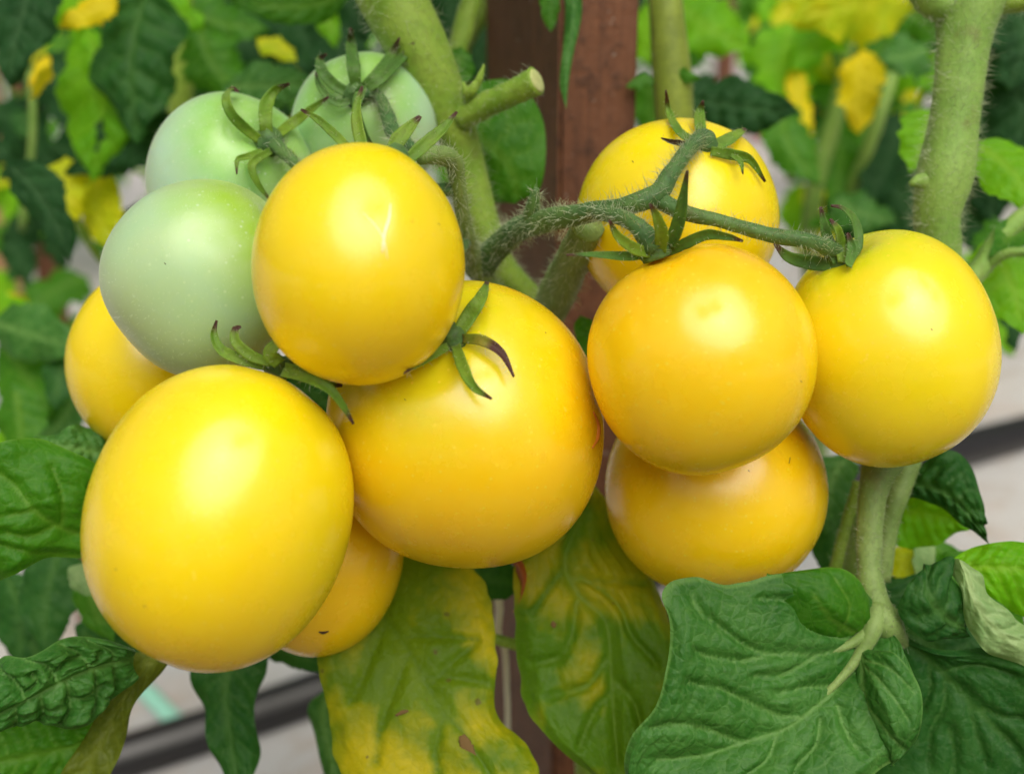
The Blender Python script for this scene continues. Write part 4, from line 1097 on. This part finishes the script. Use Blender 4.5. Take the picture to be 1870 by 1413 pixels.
back_plant('tomato plant at upper left with dark hanging leaves and one lime leaf',
    [([(330, -80, 40, 50), (330, 200, 41, 50), (330, 500, 43, 50), (420, 1000, 50, 40), (430, 1400, 56, 40)], 'stem'),
     ([(120, 300, 38, 16), (140, 400, 38, 16), (190, 480, 38, 14), (240, 500, 38, 12)], 'stem'),
     ([(20, -40, 44, 14), (60, 200, 44, 14), (40, 420, 46, 14)], 'stem2'), ([(470, -40, 46, 14), (430, 80, 46, 14), (380, 220, 46, 12)], 'stem'), ([(300, 330, 44, 10), (200, 300, 43, 11), (110, 320, 43, 10)], 'stem2'), ([(600, -30, 45, 16), (560, 80, 45, 16), (540, 220, 45, 14)], 'stem')],
    [(40, 40, 33, 240, 130, 100, 'deep', .2), (258, 110, 35, 300, 170, 92, 'dark', .1), (160, 22, 34, 120, 54, 150, 'yellow', .2), (72, 150, 34.5, 80, 24, 115, 'yellow', .2), (505, 92, 37, 90, 44, 30, 'lime', .2), (400, 290, 39, 60, 40, 30, 'lime', .2), (590, 45, 36, 100, 50, 60, 'bright', .2), (330, 15, 36, 120, 70, 40, 'bright', .2), (160, 185, 36, 300, 150, 85, 'bright', .2), (400, 110, 38, 150, 120, 60, 'mid', .1),
     (530, -8, 32, 220, 70, 175, 'mid', .2), (225, 265, 36, 230, 110, 150, 'deep', .2), (120, 350, 36, 140, 90, 85, 'lime', .2), (195, 380, 37, 190, 90, 70, 'lime', .3), (65, 385, 33, 240, 90, 55, 'deep', .2),
     (490, 150, 33, 220, 100, 5, 'blue', .5), (560, 60, 42, 220, 150, 60, 'deep', .2), (460, 60, 44, 220, 150, 120, 'deep', .1), (330, 30, 44, 220, 170, 70, 'deep', .1), (520, 110, 46, 120, 60, 30, 'lime', .1), (620, 90, 40, 180, 120, 80, 'deep', .2), (590, 20, 47, 200, 120, 100, 'mid', .2),
     (110, 180, 45, 200, 120, 60, 'deep', .1), (310, 200, 44, 180, 120, 60, 'deep', .2), (150, 20, 45, 180, 120, 60, 'bright', .1), (160, 20, 48, 110, 60, 30, 'yellow', .1), (70, 130, 40, 70, 26, 120, 'yellow', .1), (255, 440, 40, 150, 90, 100, 'deep', .2), (205, 440, 43, 150, 80, 40, 'mid', .2), (30, 250, 46, 200, 100, 40, 'deep', .3),
     (410, 180, 42, 160, 110, 100, 'deep', .1), (150, 290, 43, 150, 90, 20, 'deep', .1), (400, 20, 40, 200, 110, 20, 'mid', .2), (640, 20, 36, 130, 80, 60, 'deep', .2), (30, 480, 47, 100, 60, 60, 'deep', .1)] + fill(46, 0, 640, -30, 330, 48, 75, PAL, 5) + fill(10, 0, 130, 300, 470, 50, 70, PAL, 6) + fill(40, 0, 650, -40, 260, 42, 62, PAL, 61) + fill(14, 0, 150, 430, 800, 42, 60, PAL, 62),
    (430, 1400, 56))
back_plant('tomato plant just left of the brown post with a thin stem',
    [([(900, -60, 36, 36), (870, 50, 36, 36), (840, 170, 36, 36), (900, 700, 42, 40), (900, 1400, 56, 40)], 'stem')],
    [(835, 40, 39, 170, 110, 80, 'deep', .2), (800, 90, 42, 190, 140, 100, 'mid', .2), (860, 100, 42, 150, 120, 60, 'deep', .1), (870, 20, 45, 190, 130, 30, 'mid', .2), (830, 200, 45, 150, 100, 100, 'deep', .1), (940, 300, 46, 200, 120, 90, 'deep', .1)],
    (900, 1400, 56))
back_plant('tomato plant right of the brown post with an olive stem and dark crinkled leaf',
    [([(1210, -60, 29.5, 66), (1218, 40, 29.5, 68), (1226, 120, 29.5, 74), (1228, 150, 29.5, 78), (1232, 220, 29.6, 74), (1240, 500, 31, 70), (1250, 900, 36, 70), (1250, 1500, 44, 70)], 'back')],
    [(1350, 190, 33, 230, 110, 15, 'deep', .5), (1170, 150, 29.3, 60, 26, 160, 'mid', .2), (1245, 140, 29.0, 70, 30, 10, 'mid', .3), (1300, 40, 40, 180, 120, 40, 'bright', .3), (1260, 80, 42, 150, 100, 100, 'mid', .2), (1190, 60, 44, 130, 80, 90, 'bright', .2), (1185, 200, 44, 120, 90, 90, 'mid', .2), (1290, 180, 40, 120, 80, 60, 'deep', .2)] + fill(12, 1160, 1400, -30, 130, 60, 90, PAL, 10),
    (1250, 1500, 44))
back_plant('tomato plant at upper right with two bright yellow hanging leaves',
    [([(1560, -60, 45, 30), (1540, 150, 45, 32), (1500, 300, 45, 34), (1478, 420, 46, 34), (1490, 700, 54, 34), (1500, 900, 66, 34)], 'stem2'),
     ([(1640, 100, 44, 24), (1590, 260, 44, 26), (1520, 420, 46, 24)], 'stem2'), ([(1430, -20, 52, 14), (1450, 150, 52, 14), (1440, 330, 54, 14)], 'stem2'), ([(1700, 150, 47, 12), (1640, 260, 47, 12), (1560, 330, 47, 12)], 'stem')],
    [(1560, 30, 42, 260, 130, 170, 'lime', .3), (1500, 60, 43, 180, 100, 130, 'bright', .2), (1450, 130, 44, 240, 120, 95, 'bright', .3), (1655, 95, 40, 130, 100, 160, 'blue', .5), (1572, 165, 42, 160, 82, 95, 'yellow', .1), (1468, 195, 43, 170, 44, 82, 'yellow', .1),
     (1480, 70, 46, 200, 90, 60, 'lime', .2), (1530, 130, 46, 200, 90, 100, 'mid', .2), (1460, 255, 42, 190, 90, 70, 'mid', .3), (1520, 290, 45, 200, 80, 95, 'mid', .3), (1610, 300, 44, 230, 90, 115, 'deep', .2), (1580, 380, 41, 130, 90, 30, 'blue', .6), (1640, 400, 44, 180, 110, 80, 'deep', .2), (1600, 430, 46, 150, 90, 30, 'deep', .2), (1660, 330, 46, 180, 80, 120, 'deep', .2),
     (1640, 30, 44, 190, 110, 30, 'mid', .2), (1700, 20, 46, 160, 90, 80, 'deep', .1), (1580, 230, 48, 170, 80, 70, 'mid', .2), (1420, 100, 50, 150, 80, 90, 'mid', .2), (1550, 340, 48, 160, 60, 120, 'deep', .2), (1620, 170, 48, 160, 60, 100, 'mid', .2), (1500, 410, 44, 60, 30, 170, 'mid', .2)] + fill(30, 1400, 1720, -30, 170, 50, 80, PAL, 8) + fill(22, 1400, 1720, -30, 130, 44, 60, ['lime', 'bright', 'bright', 'yellow', 'mid'], 18) + fill(18, 1420, 1740, 60, 440, 50, 75, ['deep', 'mid', 'bright', 'dark', 'lime'], 64) + fill(16, 1440, 1700, 170, 430, 50, 70, ['deep', 'deep', 'mid', 'blue', 'lime'], 9),
    (1500, 900, 66))
back_plant('dark tomato plant at the right edge behind the thick stem',
    [([(1930, -60, 38, 40), (1930, 300, 38, 40), (1940, 700, 44, 40), (1950, 1000, 56, 40)], 'stem2')],
    [(1845, 60, 34, 220, 150, 95, 'deep', .2), (1850, 180, 35, 220, 160, 80, 'deep', .1), (1830, 250, 38, 200, 140, 60, 'deep', .1), (1790, 330, 38, 180, 110, 80, 'deep', .2), (1780, 420, 38, 160, 100, 60, 'deep', .2), (1830, 460, 32, 150, 100, 120, 'mid', .3), (1870, 330, 30, 180, 90, 80, 'bright', .4), (1850, 590, 34, 100, 60, 90, 'deep', .2), (1850, 0, 40, 180, 110, 20, 'deep', .2)] + fill(22, 1770, 1880, 40, 600, 40, 60, PAL, 63),
    (1950, 1000, 56))

# ------------------------------------------------------------------ far rows
def far_plant(x, y, h, seed, label, palette, nleaf=110, spread=0.26):
    rng = random.Random(seed)
    z0 = gh(x, y)
    e = empty('tomato_plant', (x, y, z0), label, 'plant', 'tomato plants in the far rows')
    v, f, tip, fr = tube([(x, y, z0, 0.006), (x + .01, y, z0 + h * .5, 0.006), (x - .01, y, z0 + h, 0.004)], 12, 8)
    mesh_obj('main_stem', v, f, SM['stem2'], e)
    for m in palette:
        vs, fs = [], []
        for _ in range(int(nleaf / len(palette))):
            t = rng.random()
            c = Vector((x + rng.gauss(0, spread * .45), y + rng.gauss(0, spread * .45), z0 + h * (0.12 + 0.9 * t)))
            az = rng.random() * 6.28
            ax = Vector((math.cos(az), math.sin(az), rng.uniform(-1.2, .1))).normalized()
            sd_ = ax.cross(Vector((0, 0, 1))).normalized()
            sd_ = (sd_ + Vector((0, 0, rng.uniform(-.6, .6)))).normalized()
            nr = ax.cross(sd_).normalized()
            Ln, W = rng.uniform(.05, .11), rng.uniform(.03, .06)
            b = len(vs)
            for i in range(6):
                u = i / 5
                wd = W / 2 * (math.sin(math.pi * u ** .7) + .03)
                cc = c + ax * Ln * (u - .5) - Vector((0, 0, 1)) * Ln * .3 * u * u
                for q in (-1, 0, 1):
                    vs.append(cc + sd_ * wd * q - nr * abs(q) * wd * .3)
            for i in range(5):
                for q in (0, 1):
                    fs.append((b + i * 3 + q, b + i * 3 + q + 1, b + i * 3 + q + 4, b + i * 3 + q + 3))
        mesh_obj('foliage', vs, fs, LM[m], e, kind='stuff', attrs={'vein': [0] * len(vs)})
    return e
far = [(-1.15, 1.9, 'leftmost'), (-0.75, 1.75, 'second from the left'), (-0.38, 1.9, 'third from the left'), (0.0, 1.85, 'middle, behind the post'), (0.85, 2.6, 'right of the red bucket'), (1.3, 2.3, 'rightmost')]
for i, (x, y, nm) in enumerate(far):
    far_plant(x, y, 0.75 + 0.1 * (i % 3), 40 + i, 'blurred far tomato plant, ' + nm + ' in the far row', ['dark', 'mid', 'bright'] if i % 2 else ['dark', 'mid'], nleaf=150)
for i, x in enumerate((-2.4, -1.5, -0.6, 0.3, 1.2, 2.1, 3.0)):
    far_plant(x, 4.4, 1.1, 70 + i, 'tiny blurred tomato plant in the second far row, ' + ('leftmost of all', 'second from left', 'third from left', 'the middle one', 'third from right', 'second from right', 'rightmost of all')[i], ['dark', 'mid'], nleaf=180, spread=.5)

# far posts and the red bucket
q = ground_hit(100, 640)
pp = P(95, 520, 75); post(pp.x, pp.y, 0.017, 0.62, 0.4, M_WOOD, 'thin red brown stake at the left edge behind the yellow fruit', name='wooden_stake')
pp = P(8, 470, 80); post(pp.x, pp.y, 0.02, 0.62, 0.2, M_WOOD2, 'pale tan stake cut by the left edge of the picture', name='wooden_stake')
pp = P(1530, 220, 120); post(pp.x, pp.y, 0.03, 0.75, 0.3, M_WOOD, 'brown stake behind the yellow hanging leaves at upper right', name='wooden_stake')
pp = P(1325, 90, 220); post(pp.x, pp.y, 0.03, 0.9, 0.3, M_WOOD, 'far brown stake right of the olive stem', name='wooden_stake')
def bucket(x, y, r, h, label):
    prof = [(0, 0.0), (.78, 0.0), (.8, .01), (.97, .93), (1.04, .94), (1.05, 1.0), (.98, 1.0), (.94, .95), (.74, .04), (0, .03)]
    vs, fs = [], []
    n = 28
    z0 = gh(x, y)
    for rr, zz in prof:
        for k in range(n):
            a = 6.2832 * k / n
            vs.append(Vector((x + rr * r * math.cos(a), y + rr * r * math.sin(a), z0 + zz * h)))
    for i in range(len(prof) - 1):
        for k in range(n):
            fs.append((i * n + k, i * n + (k + 1) % n, (i + 1) * n + (k + 1) % n, (i + 1) * n + k))
    e = empty('bucket', (x, y, z0), label, 'bucket')
    mesh_obj('body', vs, fs, simple_mat('red_plastic', (0.28, 0.02, 0.03), 0.4), e)
    hp = [(*Vector((x + r * 1.05 * math.cos(a), y + 0.02, z0 + h * .95 + r * .9 * math.sin(a))), 0.004) for a in np.linspace(0, math.pi, 9)]
    v, f, _, _ = tube(hp, 24, 8)
    mesh_obj('handle', v, f, simple_mat('bucket_wire', (0.3, 0.3, 0.3), 0.4), e)
q = P(1402, 160, 400)
bucket(q.x, q.y, 0.07, 0.30, 'dark red bucket standing far behind at upper right')

# ------------------------------------------------------------------ added unseen leaves that block light to shape highlights and shade
def blocker_leaf(p, tip, width, mat, parent, seed):
    """added light-blocking leaflet from p to tip (world), its face turned down"""
    p, tip = Vector(p), Vector(tip)
    ax = (tip - p)
    Lm = ax.length
    ax.normalize()
    side = ax.cross(Vector((0, 0, 1))).normalized()
    nrm = side.cross(ax).normalized()
    rng = random.Random(seed)
    le, mi, ri = [], [], []
    for k in range(9):
        u = k / 8
        wd = width / 2 * (math.sin(math.pi * u ** 0.72) ** 0.8 if 0 < u < 1 else 0.02)
        m = p + ax * u * Lm - Vector((0, 0, 1)) * 0.12 * Lm * u * u
        mi.append(m)
        le.append(m - side * wd * (1 + .15 * rng.uniform(-1, 1)) - nrm * wd * .2)
        ri.append(m + side * wd * (1 + .15 * rng.uniform(-1, 1)) - nrm * wd * .2)
    return leaf('leaf', le, mi, ri, mat, parent, nu=26, nv=14, veins=5, quilt=0.001, ruffle=0.002, seed=seed, world=True, teeth=.12)
def mirror(key, px, py):
    """where a viewer's ray goes after glancing off the skin"""
    dr = (P(px, py, 100) - CAM).normalized()
    h = TOM[key]['bvh'].ray_cast(CAM, dr)
    n_ = h[1] if h[1].dot(dr) < 0 else -h[1]
    return h[0], (dr - 2 * dr.dot(n_) * n_).normalized()
def in_frame(q, mrg=0.02):
    r = q - CAM
    z_ = r.dot(FWD)
    if z_ <= 0.01:
        return False
    return abs(r.dot(RGT) / z_) < TANH * (1 + mrg) and abs(r.dot(UPV) / z_) < TANH * 773 / 1024 * (1 + 2 * mrg)
def notch_highlight(key, px, py, dist, length, width, turn, parent, seed):
    """added unseen highlight-notching leaflet whose mirror image falls at a photo pixel of that fruit"""
    o_, r_ = mirror(key, px, py)
    side = r_.cross(Vector((0, 1, 0))).normalized()
    fw = side.cross(r_).normalized()
    ax = (fw * math.cos(turn) + side * math.sin(turn))
    for _ in range(40):
        c = o_ + r_ * dist
        b0, e0 = c - ax * length / 2, c + ax * length / 2
        top = Vector((b0.x * 0.8, max(b0.y, 0.2), b0.z + 0.06))
        if min(b0.z, c.z, e0.z - .012) > 0.445 and not any(in_frame(q, .12) for q in (b0, c, e0, top, e0 - side * width, e0 + side * width, e0 - Vector((0, 0, .012)))):
            break
        dist += 0.005
    else:
        return
    if dist > 0.3:
        return
    blocker_leaf(b0, e0, width, LM['mid'], parent, seed)
    v, f, _, _ = tube([(*top, 0.002), (*(top.lerp(b0, .6) + Vector((0, 0, .012))), 0.0014), (*b0, 0.001)], 14, 8)
    mesh_obj('leaf_stalk', v, f, SM['stem'], parent, attrs={'tip': [0] * len(v)})
notch_highlight('T1', 520, 830, .13, .085, .045, 0.25, A, 90)
notch_highlight('T2', 745, 400, .11, .06, .02, 0.2, A, 92)
notch_highlight('T4', 1300, 560, .13, .055, .028, 0.25, B, 94)
notch_highlight('T6', 1690, 520, .13, .05, .02, 0.8, B, 96)
notch_highlight('T3', 880, 690, .13, .06, .04, 0.5, A, 98)
# added leaves out of view that keep light off the post's left face
for i, (x, y, z, dx, dy, wd) in enumerate(((-.05, .27, .43, .05, -.05, .045), (-.02, .30, .45, .05, -.03, .05), (-.06, .31, .42, .06, -.02, .05), (-.02, .33, .42, .035, -.05, .04))):
    blocker_leaf((x, y, z), (x + dx, y + dy, z - .012), wd, LM['mid'], A, 200 + i)

# ------------------------------------------------------------------ added soil strip and unseen plants that cut light from behind the viewer
def build_added_path():
    m, nt = new_mat('added_brown_soil')
    tc = N(nt, "ShaderNodeTexCoord").outputs['Object']
    n1 = tex_noise(nt, tc, 14, 6, .7)
    n2 = tex_noise(nt, tc, 150, 4, .7)
    col = mix(nt, ramp(nt, n1, [(0.3, (0, 0, 0)), (0.7, (1, 1, 1))]), (0.18, 0.13, 0.085), (0.27, 0.20, 0.14))
    bs = N(nt, "ShaderNodeBsdfPrincipled", Roughness=0.9)
    nt.links.new(col, bs.inputs['Base Color'])
    bp = N(nt, "ShaderNodeBump", Strength=0.8, Distance=0.006)
    nt.links.new(mth(nt, 'ADD', n1, n2), bp.inputs['Height'])
    nt.links.new(bp.outputs[0], bs.inputs['Normal'])
    o_ = N(nt, "ShaderNodeOutputMaterial")
    nt.links.new(bs.outputs[0], o_.inputs[0])
    xs, ys = np.linspace(-3, 3, 121), np.linspace(-2, 0.36, 60)
    v = [(x, y, gh(x, y) + 0.004 + 0.004 * (1 + nz(x * 9, y * 9, 2)) * min(1, (0.36 - y) * 8)) for y in ys for x in xs]
    nx = len(xs)
    f = [(j * nx + i, j * nx + i + 1, (j + 1) * nx + i + 1, (j + 1) * nx + i) for j in range(len(ys) - 1) for i in range(nx - 1)]
    g = mesh_obj('path', v, f, m)  # unseen ground added to darken reflections and set the bounce
    g['kind'] = 'structure'
    g['label'] = 'added brown soil strip on the viewer side, toned for bounce light'
build_added_path()
for i, x in enumerate((-0.9, -0.5, -0.1, 0.3, 0.7)):
    far_plant(x, -0.75, 0.5, 140 + i, 'added unseen tomato plant behind the viewer, blocking low light, plant %s from the left' % ('one', 'two', 'three', 'four', 'five')[i], ['dark', 'mid'], nleaf=130)

# ------------------------------------------------------------------ litter on the ground sheet
def strip(pxs, r, mat, name, label, cat, ell=0.15):
    pts = []
    for x, y in pxs:
        q = ground_hit(x, y)
        pts.append((q.x, q.y, gh(q.x, q.y) + r * ell + 0.0015, r))
    v, f, tip, fr = tube(pts, 20, 8, ell=ell, rough=0.15, facing=Vector((0, 0, 1)))
    o = mesh_obj(name, v, f, mat)
    o['label'] = label
    o['category'] = cat
strip([(262, 1262), (290, 1290), (318, 1318), (348, 1345)], 0.006, simple_mat('turquoise_tape', (0.35, 0.72, 0.58), 0.5), 'plastic_tape', 'pale turquoise plastic tape lying on the ground sheet', 'tape')
strip([(322, 1358), (331, 1352), (340, 1346)], 0.006, simple_mat('dry_leaf_bit', (0.62, 0.33, 0.14), 0.8), 'dry_leaf_scrap', 'small orange dry leaf scrap beside the pipe', 'leaf scrap', .3)

for i, (x, y) in enumerate(((-0.75, 1.0), (-1.15, 1.15), (0.85, 1.1), (1.25, 1.25))):
    far_plant(x, y, 0.7, 160 + i, 'tomato plant beside the picture, ' + ('nearer one on the left', 'farther one on the left', 'nearer one on the right', 'farther one on the right')[i], ['deep', 'mid', 'bright'], nleaf=150)
